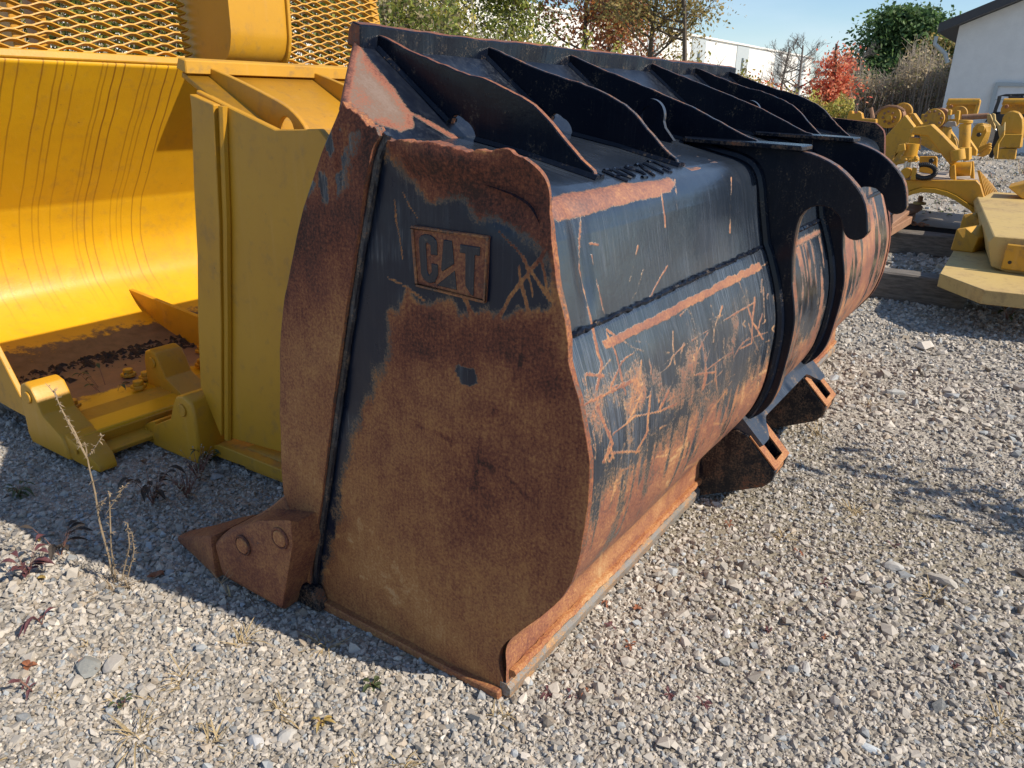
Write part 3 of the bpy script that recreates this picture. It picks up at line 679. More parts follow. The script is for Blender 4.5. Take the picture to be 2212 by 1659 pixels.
fr.build('raised_border',worn('border_rust',const=(.60,.6,.42)),SP,bevel=.002)
def letter(polys,name):
    m=MB()
    for pl in polys: m.prism([lg(u,v,.005) for u,v in pl],(-.004,0,0))
    m.build(name,M_letter,SP,bevel=.0015)
M_letter=worn('letter_paint',const=(.20,.3,.35),pv=(.006,.010,.022))
def arcp(cx,cy,rx,ry,a0,a1,n=9): return [(cx+rx*math.cos(math.radians(a)),cy-ry*math.sin(math.radians(a))) for a in np.linspace(a0,a1,n)]
cU=(.09,.345); cx=.215; ro=.125; ri=.035
outer=[(.34,.40),(.34,.24)]+arcp(cx,.24,ro,.12,0,180)[1:]+[(.09,.76)]+arcp(cx,.78,ro,.13,180,300)
innr=[(.245,.66),(.245,.62)]
C_=[[(.25,.42),(.34,.42),(.34,.23)]+arcp(cx,.23,ro,.125,0,180)+[(.09,.74)]+arcp(cx,.74,ro,.15,180,270)[1:]+[(.29,.86),(.34,.72),(.34,.56),(.25,.56),(.25,.70),(.205,.76),(.185,.70),(.185,.28),(.205,.23),(.25,.28)]]
letter(C_,'letter_c')
letter([[(.43,.15),(.54,.15),(.565,.50),(.40,.66),(.385,.62)],[(.575,.60),(.60,.90),(.31,.90)]],'letter_a')
letter([[(.645,.18),(.90,.18),(.90,.31),(.835,.31),(.835,.93),(.80,.92),(.72,.80),(.715,.31),(.645,.31)]],'letter_t')
# corner tooth: carrier, adapter, pins, tip
def tp(x,y,X): p=at(x,y,X=X); return p
m=MB()
base=[(.80,.03),(.80,.27),(.845,.385),(.93,.31),(1.09,.19),(1.20,.10),(1.10,.02)]
m.prism([(-.035,y,z) for y,z in base],(.10,0,0)); m.build('corner_carrier',M_rust,BK,bevel=.006)
def loft(sections,mat,name,parent,bev=.01):
    m=MB(); n=len(sections[0]); V=[]
    for s_ in sections: V+=s_
    Fs=[tuple(range(n))[::-1],tuple(range((len(sections)-1)*n,len(sections)*n))]
    for k in range(len(sections)-1):
        for i in range(n): j=(i+1)%n; Fs.append((k*n+i,k*n+j,(k+1)*n+j,(k+1)*n+i))
    m.add(V,Fs); return m.build(name,mat,parent,bevel=bev,seg=2,smooth=True)
fc=[(640,1118),(652,1180),(612,1318),(482,1240),(464,1172),(500,1142),(560,1120)]
outerf=[tuple(tp(x,y,-.135)) for x,y in [(628,1122),(632,1180),(610,1314),(484,1240),(466,1176),(500,1146),(560,1124)]]
mid=[tuple(tp(x,y,-.10)) for x,y in [(645,1126),(650,1182),(616,1318),(480,1243),(460,1172),(500,1140),(562,1117)]]
back=[(.06,p[1],p[2]) for p in mid]
AD=loft([outerf,mid,back],M_tooth,'tooth_adapter',BK,.012)
for (x,y) in ((525,1178),(605,1163)):
    c=tp(x,y,-.137); m=MB(); m.tube([c+np.array((.02,0,0)),c+np.array((-.007,0,0))],.028,24); pn=m.build('pin',M_orust,AD,bevel=.003); m=MB(); m.tube([c+np.array((-.001,.033*math.cos(a),.033*math.sin(a))) for a in np.linspace(0,2*math.pi,25)],.0045,6,cap=False); m.build('pin_groove',M_dred,pn)
s0=[tuple(tp(x,y,-.125)) for x,y in [(478,1150),(492,1235),(462,1225),(452,1165)]]
def sec(y,x0,x1,z0,z1): return [(x0,y,z0),(x1,y,z0),(x1,y,z1),(x0,y,z1)]
loft([sec(1.115,-.138,.06,.012,.182),sec(1.17,-.120,.045,.010,.160),sec(1.30,-.09,.03,.004,.09),sec(1.45,-.06,.0,.0,.022)],M_tooth,'tooth_tip',BK,.012)
# lower corner guard with a dark paint smear
m=MB(); m.prism([(-.05,y,z) for y,z in [(.70,.004),(.84,.002),(.83,.06),(.775,.085),(.73,.075)]],(.05,0,0)); m.build('corner_guard',M_blackr,BK,bevel=.006)

# ------------------------------------------------------------------ yellow bucket nested in front (A)
AX=.48
YA=thing('yellow_loader_bucket',(AX,1.9,0),'yellow loader bucket nested inside the mouth of the rusty one','loader bucket')
m=MB()
a_out=[(1.852,.12),(1.96,.35),(1.925,.637),(1.872,.95),(1.841,1.229),(1.800,1.52),(1.80,1.585),(1.633,1.535),(1.366,1.462),(1.146,1.475),(1.09,1.43),(1.05,1.15),(1.01,.85),(1.02,.6),(1.12,.35),(1.28,.18),(1.503,.15)]
m.prism([(AX,y,z) for y,z in a_out],(.03,0,0)); m.build('side_plate',M_yel,YA,bevel=.004)
# raised cutter strip and weld ridge
m=MB(); m.prism([(AX-.032,y,z) for y,z in [(1.85,.14),(1.955,.35),(1.92,.637),(1.866,.95),(1.836,1.229),(1.797,1.51),(1.797,1.570),(1.66,1.536),(1.70,1.1),(1.76,.66),(1.845,.14)]],(.0315,0,0)); m.build('side_cutter',M_yel,YA,bevel=.003)
m=MB(); m.tube([(AX-.008,y,z) for y,z in resample([(1.635,1.532),(1.68,1.1),(1.745,.66),(1.83,.12)],40)],.018,8); m.build('weld_bead',M_yel,YA,smooth=True)
# shell, deck, spill plate, lip, gussets
a_prof=[(1.9,.06),(1.28,.10),(1.12,.30),(1.03,.55),(1.02,.85),(1.06,1.12),(1.10,1.37),(1.16,1.435),(1.50,1.446),(1.90,1.648)]
ap=np.vstack([catmull(a_prof[:9],50),[a_prof[9]]]); xa=np.linspace(AX+.02,AX+3.4,12)
Pa=np.stack([np.broadcast_to(xa[:,None],(12,len(ap))),np.broadcast_to(ap[None,:,0],(12,len(ap))),np.broadcast_to(ap[None,:,1],(12,len(ap)))],-1).reshape(-1,3)
o=mk('shell',Pa,gridfaces(12,len(ap)),M_yel,YA,smooth=True); o.data.set_sharp_from_angle(angle=.35); md=o.modifiers.new('t','SOLIDIFY'); md.thickness=.02
m=MB(); m.prism([(AX+.01,y,z) for y,z in [(1.862,1.64),(1.862,1.69),(1.905,1.70),(1.925,1.66)]],(3.4,0,0),0,1); m.build('lip_bar',[M_yel,M_yelw],YA,bevel=.004)
ag=[(1.89,1.672),(1.70,1.622),(1.48,1.553),(1.40,1.515),(1.35,1.472),(1.335,1.448)]
for gx_ in (AX+.12,AX+.66,AX+1.2,AX+1.75):
    m=MB(); bt=[(1.40,1.440)]+[(1.45+.042*math.cos(a),1.446+.055*math.sin(a)) for a in np.linspace(math.pi,0,12)]+[(1.51,1.446),(1.89,1.638)]
    m.prism([(gx_,y,z) for y,z in list(catmull(ag,20))+bt],(.022,0,0)); m.build('gusset',M_yel,YA,bevel=.003)
def adapter(parent,org,dirx,mat,scale=1.0,pin=True,axis='Y'):
    """tooth adapter + tip. org = mesh origin on the cutting edge, pointing +dirx along Y"""
    o=np.array(org); s=scale*np.array([1,dirx,1.])
    def q(pts): return [tuple(o+np.array(p)*s) for p in pts]
    sides=[(0,.30),(.02,.36),(.08,.385),(.14,.37),(.18,.31),(.22,.22),(.34,.16),(.40,.13),(.43,.06),(.43,.0),(.03,.0),(.0,.05)]
    A0=[( -.055,y,z) for y,z in sides]; A1=[(-.085,y,z) for y,z in sides]; A2=[(.085,y,z) for y,z in sides]
    i0=[(-.085,.22+(y-.22)*.93,.18+(z-.18)*.93) for y,z in sides]
    ad=loft([q([(-.095,.22+(y-.22)*.95,.19+(z-.19)*.95) for y,z in sides]),q([(-.083,y,z) for y,z in sides]),q([(.083,y,z) for y,z in sides]),q([(.095,.22+(y-.22)*.95,.19+(z-.19)*.95) for y,z in sides])],mat,'tooth_adapter',parent,.008)
    t=[(.40,.02,.15),(.46,.0,.13),(.62,-.02,.05),(.66,-.02,.005)]
    tip=loft([q([(-w,y,z0),(w,y,z0),(w,y,z1),(-w,y,z1)]) for (y,z0,z1),w in zip(t,(.08,.078,.06,.05))],mat,'tooth_tip',parent,.008)
    if pin:
        for sx in(-1,1):
            m=MB(); m.tube([o+np.array((sx*.094,.10,.30))*s,o+np.array((sx*.106,.10,.30))*s],.036*scale,20); m.build('pin',mat,ad,bevel=.003)
        m=MB(); m.tube([o+np.array((-.080,.50,.07))*s,o+np.array((-.086,.50,.07))*s],.014*scale,12); m.build('tip_pin',mat,tip)
    return ad
for k,gx_ in enumerate((AX-.03,AX+.62,AX+1.24)): adapter(YA,(gx_,1.91 if k==0 else 1.85,-.0),1,M_yel,.84)
m=MB(); m.prism([(AX-.03,y,z) for y,z in [(1.1,.055),(1.1,.09),(1.88,.085),(1.98,.05),(1.98,.03),(1.88,.02)]],(3.4,0,0)); m.build('cutting_edge',M_yelw,YA,bevel=.004)
m=MB(); m.prism([(AX-.02,y,z) for y,z in [(1.02,.03),(1.02,.075),(1.72,.07),(1.72,.01)]],(.08,0,0)); m.build('wear_shoe',M_yelw,YA,bevel=.005)

# ------------------------------------------------------------------ yellow bucket facing the other way (B)
YB=thing('screened_loader_bucket',(1.2,3.2,0),'glossy yellow loader bucket with expanded mesh guard, mouth open','loader bucket')
bp=[(2.35,.10),(2.75,.105),(3.08,.123),(3.344,.175),(3.551,.26),(3.705,.386),(3.774,.495),(3.811,.657),(3.790,.80),(3.741,.94),(3.62,1.11),(3.458,1.317),(3.33,1.50),(3.20,1.70)]
bpp=np.vstack([catmull(bp[:10],110),resample([bp[9],(3.20,1.70)],50)[1:]])
linesX=[.02,.10,.16,.26,.30,.335,.46,.52,.633,.70,.735,.80,.93,.955,1.0,1.05,1.16,1.20,1.23,1.3,1.36,-.12,-.2,-.3]
xb=[]
for x in linesX: xb+= [x-.0065,x,x+.0065]
xl_=[x for x in xb if x>.105]
xb=np.array(sorted([.10]+xl_+[x for x in np.arange(.13,3.3,.03) if min(abs(x-l) for l in xl_)>.008]))
xb=xb[np.r_[True,np.diff(xb)>.002]]; mnx=np.array([min(abs(x-l) for l in linesX) for x in xb])
nB=len(bpp); jx=np.zeros((len(xb),nB))
zB=bpp[:,1]
jit=(fbm(np.stack([zB*4,0*zB,0*zB],1),90,3)-.5)*.05
Pb=np.stack([xb[:,None]+jit[None]*.5,np.broadcast_to(bpp[None,:,0],(len(xb),nB)),np.broadcast_to(zB[None],(len(xb),nB))],-1).reshape(-1,3)
ln=np.where(mnx<.001,1.0,0)[:,None]*np.where(True,sstep(.25,.5,zB)*(.55+.45*sstep(.8,1.6,zB)),0)[None]
strength=np.array([.55+.6*((i*37)%10)/10 for i in range(len(xb))]); ln=np.clip(ln*strength[:,None],0,1)
dirt=sstep(.30,.13,Pb[:,2]+.05*fbm(Pb*6,95,4)-.02); dirt=dirt*(.25+.75*sstep(2.6,3.0,Pb[:,1]))
tn=.30+.5*sstep(3.4,2.7,Pb[:,1])
o=mk('shell',Pb,gridfaces(len(xb),nB)[:,::-1],M_yelB,YB,smooth=True,attrs={'wear':('POINT',np.stack([ln.ravel(),dirt,tn],1))})
md=o.modifiers.new('t','SOLIDIFY'); md.thickness=.025; md.offset=-1
# weld-outlined wear pad and inner dividers
def onB(x,y):
    best=None
    d=R@np.array([x-CC[0],-(y-CC[1]),-F]); 
    for i in range(len(bpp)-1):
        (y0,z0),(y1,z1)=bpp[i],bpp[i+1]
        # ray: CAM+d*t ; solve cross in YZ
        e=np.array((y1-y0,z1-z0)); w_=np.array((y0-CAM[1],z0-CAM[2])); den=d[1]*e[1]-d[2]*e[0]
        if abs(den)<1e-12: continue
        t_=(w_[0]*e[1]-w_[1]*e[0])/den; s_=(w_[0]*d[2]-w_[1]*d[1])/den
        if t_>0 and -1e-6<=s_<=1+1e-6 and (best is None or t_>best): best=t_
    return CAM+d*best if best else at(x,y,Y=3.6)
m=MB(); pad=[(317,581),(185,607),(200,640),(255,702)]
pp=[onB(x,y) for x,y in resample(pad,30)]; m.tube([p+np.array((0,-.006,.004)) for p in pp],.008,6); m.build('weld_bead',M_yel,YB,smooth=True)
q0=onB(270,622); Xd=q0[0]
zz=[(y,z) for y,z in bpp if z<q0[2] and y>2.95]
m=MB(); qf=at(450,694,X=Xd); m.prism([(Xd,qf[1]-.15,.11),(Xd,qf[1],qf[2])]+[(Xd,q0[1],q0[2])]+[(Xd,y-.003,z+.003) for y,z in zz[::-1]],(.03,0,0)); m.build('divider_gusset',M_yel,YB,bevel=.002)
# top lip, uprights and mesh panels
sp=[at(60,862,X=.10),at(0,745,X=.10)]
m=MB(); m.prism([(.075,2.45,.06),(.075,sp[0][1],sp[0][2]),(.075,sp[1][1],sp[1][2]),(.075,3.0,1.0),(.075,3.12,1.70),(.075,3.21,1.70)]+[(.075,y+.03,z) for y,z in bpp[::-6] if z<1.65 and y>2.5],(.026,0,0)); m.build('side_plate',M_yel,YB,bevel=.004)
m=MB(); m.prism([(.07,y,z) for y,z in [(3.195,1.685),(3.175,1.70),(3.19,1.735),(3.25,1.735),(3.25,1.69)]],(3.05,0,0)); m.build('top_rail',M_yel,YB,bevel=.004)
def mesh_panel(x0,x1,px_=.175,pz=.042,rows=14,z0=1.722):
    m=MB(); A=pz/4
    for j in range(rows*2):
        zc=z0+j*pz/2; pts=[]; x=x0; ph=(j%2)*.5
        xsn=np.arange(x0,x1,px_/16)
        for xx in xsn:
            u=((xx/px_)+ph)%1.0; tri=abs(u-.5)*4-1   # -1..1
            tz=max(-1,min(1,tri*1.55))
            pts.append((xx,3.215+.05*(zc-z0)*2,zc+A*tz*.92))
        if len(pts)<2: continue
        b=len(m.V)
        for p in pts:
            x_,y_,z_=p
            for dy,dz in ((-.013,.003),(.010,-.008),(.013,-.003),(-.010,.009)): m.V.append((x_,y_+dy,z_+dz))
        for i in range(len(pts)-1):
            for q_ in range(4): r_=(q_+1)%4; m.F.append((b+i*4+q_,b+i*4+r_,b+i*4+4+r_,b+i*4+4+q_)); m.M.append(0)
    return m.build('mesh_panel',M_yel,YB)
mesh_panel(.09,1.485); mesh_panel(1.95,3.06)
for x in (.60,.72): 
    m=MB(); m.box((x,3.36,1.98),(.055,.10,.58)); m.build('guard_post',M_yel,YB,bevel=.004)
m=MB(); m.prism([(3.05,3.2,1.70),(3.12,3.2,1.70),(3.02,3.28,2.35),(2.95,3.28,2.35)],(0,.05,0)); m.build('end_bar',M_yel,YB,bevel=.004)
# box horn between the panels
hp=catmull([(3.20,1.70),(2.99,1.712),(2.915,1.745),(2.875,1.83),(2.868,1.95),(2.875,2.4)],60)
m=MB(); m.prism([(1.49,y,z) for y,z in list(hp)+[(3.3,2.4),(3.3,1.70)]],(.40,0,0)); m.build('guard_box',M_yel,YB,smooth=True)
m=MB(); h2=[(y-.018,z-.012 if z<1.8 else z) for y,z in hp]; m.prism([(1.878,y,z) for y,z in list(h2)+[(3.2,2.4),(3.2,1.69)]],(.022,0,0)); m.build('box_flange',M_yel,YB,bevel=.003)
# cutting edge, bolts, segments, adapters
m=MB(); m.prism([(.07,y,z) for y,z in [(2.36,.06),(2.34,.115),(2.62,.135),(2.66,.06)]],(3.0,0,0)); m.build('cutting_edge',M_yelw,YB,bevel=.005)
m=MB(); m.prism([(.15,y,z) for y,z in [(2.27,.03),(2.26,.055),(2.60,.085),(2.60,.055)]],(.50,0,0)); m.build('bolt_on_edge',M_yelw,YB,bevel=.004)
m=MB(); m.prism([(.74,y,z) for y,z in [(2.27,.03),(2.26,.055),(2.60,.085),(2.60,.055)]],(.9,0,0)); m.build('bolt_on_edge',M_yelw,YB,bevel=.004)
for (x,y) in ((157,880),(278,812),(317,818),(372,806),(437,760),(437,790),(300,838)):
    c=at(x,y,Z=.14); m=MB(); m.tube([c,c+np.array((0,0,.018))],.040,6); m.tube([c+np.array((0,0,.018)),c+np.array((0,0,.04))],.026,10); m.build('bolt',M_yel,YB,bevel=.003)
for k,gx_ in enumerate((.11,.72,1.33)): adapter(YB,(gx_,2.72,.02),-1,M_yel,.80)
# loose dirt on its floor
m=MB(); r=random.Random(3)
for i in range(2200):
    x=r.uniform(.15,1.6); y=3.12+r.gauss(0,.10)+.12*math.sin(x*3); 
    if r.random()<.25: y=r.uniform(2.7,3.3)
    z=float(np.interp(y,[p[0] for p in bp[:7]],[p[1] for p in bp[:7]])); s_=r.uniform(.008,.03)*(1.6 if abs(y-3.12)<.1 else .7)
    P_=np.array([(-1,-1,0),(1,-1,0),(0,1,0),(0,0,1)],float)*s_*np.array([r.uniform(.6,1.5),r.uniform(.6,1.5),r.uniform(.4,1.0)]); an=r.uniform(0,6)
    Rm=np.array([[math.cos(an),-math.sin(an),0],[math.sin(an),math.cos(an),0],[0,0,1]]); m.add(P_@Rm.T+np.array((x,y,z)),[(0,1,3),(1,2,3),(2,0,3)])
o=m.build('dirt',M_dirt); tag(o,'dark crumbled dirt lying on the screened bucket floor','dirt',kind='stuff')

#PART2
# ------------------------------------------------------------------ yard things on the right
def ez(x,y): return float(gz(np.array([x]),np.array([y]))[0])
def timber(p0,p1,w,h,label):
    p0=np.array(p0,float);p1=np.array(p1,float); d=p1-p0; L=np.linalg.norm(d); d/=L; n=np.array([-d[1],d[0],0])
    m=MB(); N=14; V=[];Fs=[]
    for i in range(N):
        c=p0+d*L*i/(N-1)
        for a,b in((-1,0),(1,0),(1,1),(-1,1)):
            j=mnoise.noise_vector(Vector((i*.9,a*3+p0[0],b*3)))*.008; V.append(tuple(c+n*a*w/2+np.array([0,0,b*h])+np.array(j)))
    for i in range(N-1):
        for q_ in range(4): r_=(q_+1)%4; Fs.append((i*4+q_,i*4+r_,i*4+4+r_,i*4+4+q_))
    Fs+=[(3,2,1,0),tuple((N-1)*4+q_ for q_ in range(4))]
    m.add(V,Fs); o=m.build('timber',M_wood,None,bevel=.012,loc=p0); tag(o,label,'timber',None); return o
timber((5.95,.9,-.02),(6.0,-.62,-.02),.23,.25,'grey weathered timber under the near end of the yellow deck plate')
timber((8.35,1.5,-.02),(8.6,-.9,-.02),.24,.25,'grey weathered timber lying below the rusted drawbar')
timber((9.75,1.2,-.02),(9.95,-.8,-.02),.24,.24,'pale topped timber under the arched grapple frame')
# flat yellow deck plate with hat beam
DP=thing('deck_plate_frame',(6.2,-.9,0),'flat yellow steel deck plate with raised beam resting on timbers','attachment')
zt=.36; top=[at(x,y,Z=zt) for x,y in [(2030.5,590.6),(2056,548)]]
c0,c1=top
m=MB(); poly=[c0,at(2125,626,Z=zt),at(2212,633,Z=zt)+np.array([.05,-.5,0]),(7.4,-1.7,zt),(9.2,-1.4,zt),(9.0,-.42,zt),(7.9,-.36,zt),c1]
m.prism(poly,(0,0,-.105)); m.build('deck_plate',M_yelr,DP,bevel=.004)
m=MB(); e0=np.array(at(2127,628,Z=zt-.02)); m.prism([e0+np.array((.0,0,-.0)),e0+np.array((.06,-.75,0)),e0+np.array((.10,-.75,0)),e0+np.array((.05,0,0))],(0,0,-.06)); m.build('edge_strip',M_yelr,DP)
# hat beam along X
hb=[(-.83,zt),(-.72,zt+.03),(-.66,zt+.22),(-.69,zt+.27),(-1.9,zt+.30),(-2.0,zt)]
def beam(x0,x1,dy0,dy1):
    V=[(x0,y+dy0,z) for y,z in hb]+[(x1,y+dy1,z) for y,z in hb]; n=len(hb)
    m=MB(); m.add(V,[tuple(range(n)),tuple(range(2*n-1,n-1,-1))]+[(i,n+i,n+(i+1)%n,(i+1)%n) for i in range(n)]); return m
beam(5.85,9.6,-.02,.42).build('hat_beam',M_yelr,DP,bevel=.006)
m=MB(); m.box((5.80,-1.05,zt+.13),(.03,.48,.20)); ep=m.build('end_plate',M_yelw,DP,bevel=.008)
for (y,z) in ((-.86,zt+.09),(-.96,zt+.17),(-1.12,zt+.09),(-1.2,zt+.17)):
    m=MB(); m.tube([(5.782,y,z),(5.79,y,z)],.014,12); m.build('bolt_hole',M_dark,ep)
for (x,y) in ((2139,585),(2155,588),(2170,590),(2196,592)):
    pass
for k,(wx,wy) in enumerate(((6.62,-.47),(7.75,-.42))):
    m=MB(); s_=.16
    m.prism([(wx,wy+.10,zt),(wx,wy-.08,zt),(wx+.02,wy-.10,zt+.13),(wx+.05,wy+.02,zt+.21),(wx+.03,wy+.09,zt+.19)],(.30,-.10,-.0)); m.build('wedge_block',M_yelw,DP,bevel=.008)
m=MB(); m.prism([(8.9,-.78,zt+.29),(8.9,-.62,zt+.40),(8.95,-.95,zt+.52),(9.0,-1.5,zt+.50),(9.0,-1.6,zt+.30)],(.5,0,0)); m.build('upper_bracket',M_yelw,DP,bevel=.01)
# rusted drawbar with pin and chain
DB=thing('drawbar',(8.2,.35,.25),'short rusted drawbar plate with pin lying on a timber','drawbar')
def P5(x,y): return (1810.4+x/5.498,164.6+y/5.498)       # enlarged-crop coordinates -> picture
def P6(x,y): return (1810.4+x/5.498,411.5+y/5.498)
m=MB(); m.prism([at(*P6(x,y),Z=.42) for x,y in [(640,290),(830,150),(960,150),(1010,185),(960,215),(850,240),(640,400)]],(0,0,-.05)); m.build('bar',M_rsteel,DB,bevel=.008)
m=MB(); m.prism([at(*P6(x,y),Z=.36) for x,y in [(600,330),(930,250),(900,300),(640,450)]],(0,0,-.09)); m.build('lower_bar',M_rsteel,DB,bevel=.008)
c=at(*P6(965,165),Z=.42); m=MB(); m.tube([c,c+np.array((0,0,.03))],.075,18); m.build('boss',M_yelr,DB,bevel=.005)
m=MB(); m.tube([c+np.array((0,0,.03)),c+np.array((0,0,.10))],.03,12); m.build('pin',M_rsteel,DB,bevel=.004)
CH=thing('chain',(7.9,.1,.25),'rusty link chain draped over a timber','chain')
cp=[at(*P6(x,y),Z=.30) for x,y in [(650,300),(740,295),(820,290)]]+[at(*P6(x,y),Z=.27) for x,y in [(850,340),(890,390),(960,400),(1040,405)]]
for i,p in enumerate(resample(cp,22)):
    m=MB(); a=i%2; ring=[]
    q=resample(cp,22); t=q[min(i+1,21)]-q[max(i-1,0)]; t/=np.linalg.norm(t); s2=np.cross(t,[0,0,1]); s2/=np.linalg.norm(s2); up=np.cross(s2,t); sv=s2 if a else up
    ring=[p+t*.035*math.cos(b)+sv*.02*math.sin(b) for b in np.linspace(0,2*math.pi,11)]
    m.tube(ring,.008,6,cap=False); m.build('link',M_rsteel,CH,smooth=True)
# helper: polygon traced on the plane X = const, thickened along X
def px_plate(name,pts,X,th,mat,parent,bevel=.006,T=P5):
    m=MB(); m.prism([at(*T(x,y),X=X) for x,y in pts],(th,0,0)); return m.build(name,mat,parent,bevel=bevel)
def kx(X): return ((X+1.467)*.781+.95)/(1676*5.498)
def px_tube(name,pts,X,r,mat,parent,n=16,T=P5,bevel=.004):
    r=r*kx(X) if r>1 else r; m=MB(); m.tube([at(*T(x,y),X=X) for x,y in pts],r,n); return m.build(name,mat,parent,bevel=0,smooth=True)
def px_disc(name,x,y,X,r,th,mat,parent,n=36,T=P5,ax=(1,0,0)):
    r=r*kx(X) if r>1 else r; c=at(*T(x,y),X=X); ax=np.array(ax,float); ax/=np.linalg.norm(ax); m=MB(); m.tube([c,c+ax*th],r,n); return m.build(name,mat,parent,bevel=.006)
# arched grapple attachment with bent arm and cylinder
X0=8.9
GR=thing('grapple_attachment',(X0,.2,0),'yellow attachment with bent lifting arm, hydraulic cylinder and arched base','attachment')
px_plate('arch_plate',[(760,1235),(1640,1237),(1690,1290),(1745,1475),(1690,1600),(1500,1480),(1400,1415),(1290,1365),(1150,1330),(1000,1320),(900,1345),(760,1400)],X0,.10,M_yel,GR)
m=MB(); rim=[(760,1405),(900,1350),(1000,1327),(1150,1337),(1290,1372),(1400,1422),(1500,1490),(1690,1610)]
V=[at(*P5(x,y),X=X0-.06) for x,y in rim]; V2=[v+np.array((.9,0,0)) for v in V]; V3=[v+np.array((0,0,-.05)) for v in V]; V4=[v+np.array((.9,0,-.05)) for v in V]; n=len(V)
m.add(V+V2+V3+V4,[(i,i+1,n+i+1,n+i) for i in range(n-1)]+[(i,2*n+i,2*n+i+1,i+1) for i in range(n-1)]+[(2*n+i,3*n+i,3*n+i+1,2*n+i+1) for i in range(n-1)]); m.build('arch_rim',M_yel,GR)
m=MB(); m.prism([at(*P5(1560,1545),X=X0-.08),at(*P5(1560,1590),X=X0-.08),at(*P5(1700,1750),X=X0-.08),at(*P5(1700,1640),X=X0-.08)],(.5,0,0)); m.build('lower_arm',M_yel,GR,bevel=.01)
for i in range(8):
    x=1650+i*20; px_plate('rib',[(x,1120+i*22),(x+35,1120+i*22),(x+110,1420-i*5),(x+85,1480-i*10)],X0+.15+.11*i,.03,M_yel,GR,bevel=.003)
px_plate('side_lug',[(1330,1060),(1390,1050),(1400,1240),(1330,1240)],X0+.1,.06,M_yel,GR)
px_plate('side_lug',[(1550,1020),(1610,1010),(1620,1240),(1575,1240)],X0+.45,.06,M_yel,GR)
px_tube('pivot_pin',[(1330,1110),(1580,1100)],X0+.25,80,M_yel,GR)
px_plate('bent_arm',[(850,690),(905,600),(1040,585),(1110,567),(1240,690),(1500,960),(1330,1060),(1060,715)],X0+.1,.20,M_yelw,GR,bevel=.012)
px_disc('arm_boss',925,675,X0+.2,62,.04,M_yelw,GR,ax=(0,0,1)); px_disc('pivot_cap',1430,1000,X0+.05,75,.12,M_yelw,GR,ax=(0,.3,1))
px_plate('link_plate',[(850,720),(970,735),(960,880),(820,840)],X0+.15,.14,M_yel,GR)
px_tube('cylinder_barrel',[(885,800),(850,950)],X0+.02,78,M_yel,GR)
px_tube('cylinder_flange',[(850,950),(835,1000)],X0+.02,96,M_yel,GR)
for k in range(5):
    a=k*.7-.8; px_disc('bolt',850+75*math.sin(a),965+25*math.cos(a),X0-.13,.02,.03,M_yel,GR,n=8,ax=(-.5,-.4,-.6))
px_tube('cylinder_rod',[(835,1000),(815,1100)],X0+.02,36,M_chrome,GR)
px_disc('rod_eye',805,1150,X0-.05,62,.10,M_yel,GR); px_plate('clevis',[(880,1080),(930,1095),(920,1235),(860,1235)],X0-.08,.06,M_yel,GR)
px_plate('guard_plate',[(640,990),(720,810),(790,800),(800,880),(680,920),(650,1005)],X0-.1,.05,M_yelw,GR)
m=MB(); cc_=at(*P5(1025,1130),X=X0-.05); ring=[cc_+np.array((0,-.115*math.cos(a),.075*math.sin(a))) for a in np.linspace(-2.6,2.2,60)]
m.tube(ring,[.026+(.004 if i%2 else 0) for i in range(60)],10); m.build('hose',M_rubber,GR,smooth=True)
px_plate('mount_plate',[(965,950),(1160,950),(1178,970),(1170,1170),(960,1140)],X0+.5,.05,M_yel,GR)
px_disc('hole_ring',1105,1005,X0+.46,28,.03,M_dark,GR)
px_tube('upright_column',[(1510,560),(1500,850)],X0+.9,60,M_yelw,GR); px_disc('column_cap',1512,560,X0+.9,72,.04,M_yelw,GR,ax=(0,0,1)); px_plate('column_box',[(1445,850),(1560,850),(1560,1000),(1500,1010),(1445,960)],X0+.7,.3,M_yelw,GR)
px_plate('diagonal_brace',[(1420,600),(1460,600),(1650,880),(1640,950),(1560,940),(1560,800)],X0+1.1,.15,M_yelw,GR)
m=MB(); m.box(at(*P5(1230,1190),X=X0+.7),(1.3,.9,.04)); m.build('deck_board',M_pallet,GR)
m=MB(); m.box((X0+1.0,.2,.07),(1.6,2.0,.30)); m.build('arch_shade_box',M_dark,GR,bevel=.02)  # added dark box standing in for the deep shade under the arch
# big slab-sided winch frame behind
WN=thing('winch',(11.0,1.4,0),'yellow winch with round drum flange behind the arched attachment','winch','winches')
X1=10.8
px_plate('side_slab',[(520,760),(800,450),(915,600),(860,800),(960,1010),(700,1050),(560,1180),(500,1180)],X1,.15,M_yelw,WN,bevel=.015)
px_disc('drum_flange',600,480,X1+.25,132,.08,M_yelw,WN); px_disc('cable_drum',640,485,X1+.36,128,.3,M_rsteel,WN); px_disc('hub',600,500,X1+.17,32,.06,M_yelw,WN,n=20); px_disc('far_flange',760,430,X1+.6,110,.08,M_yelw,WN)
for k in range(8): px_disc('bolt',600+70*math.cos(k*.78),490+70*math.sin(k*.78),X1+.235,.018,.02,M_rsteel,WN,n=8)
px_plate('stop_arm',[(840,440),(900,440),(990,570),(930,600)],X1+.3,.2,M_yelw,WN)
m=MB(); m.tube([at(*P5(x,y),X=X1+.2) for x,y in [(385,495),(450,440),(520,380),(600,352),(700,360),(790,410)]],.02,6); m.build('cable',M_rsteel,WN,smooth=True)
px_plate('clevis',[(105,500),(130,410),(170,410),(170,440),(225,440),(230,410),(280,440),(290,500),(450,510),(450,560),(100,560)],X1-.6,.12,M_yel,WN)
px_tube('lever',[(415,500),(390,375)],X1,.025,M_rsteel,WN,n=8)
W2=thing('winch',(13.0,.9,0),'yellow winch with bolted drum cover beside the upright column','winch','winches')
X2=12.6
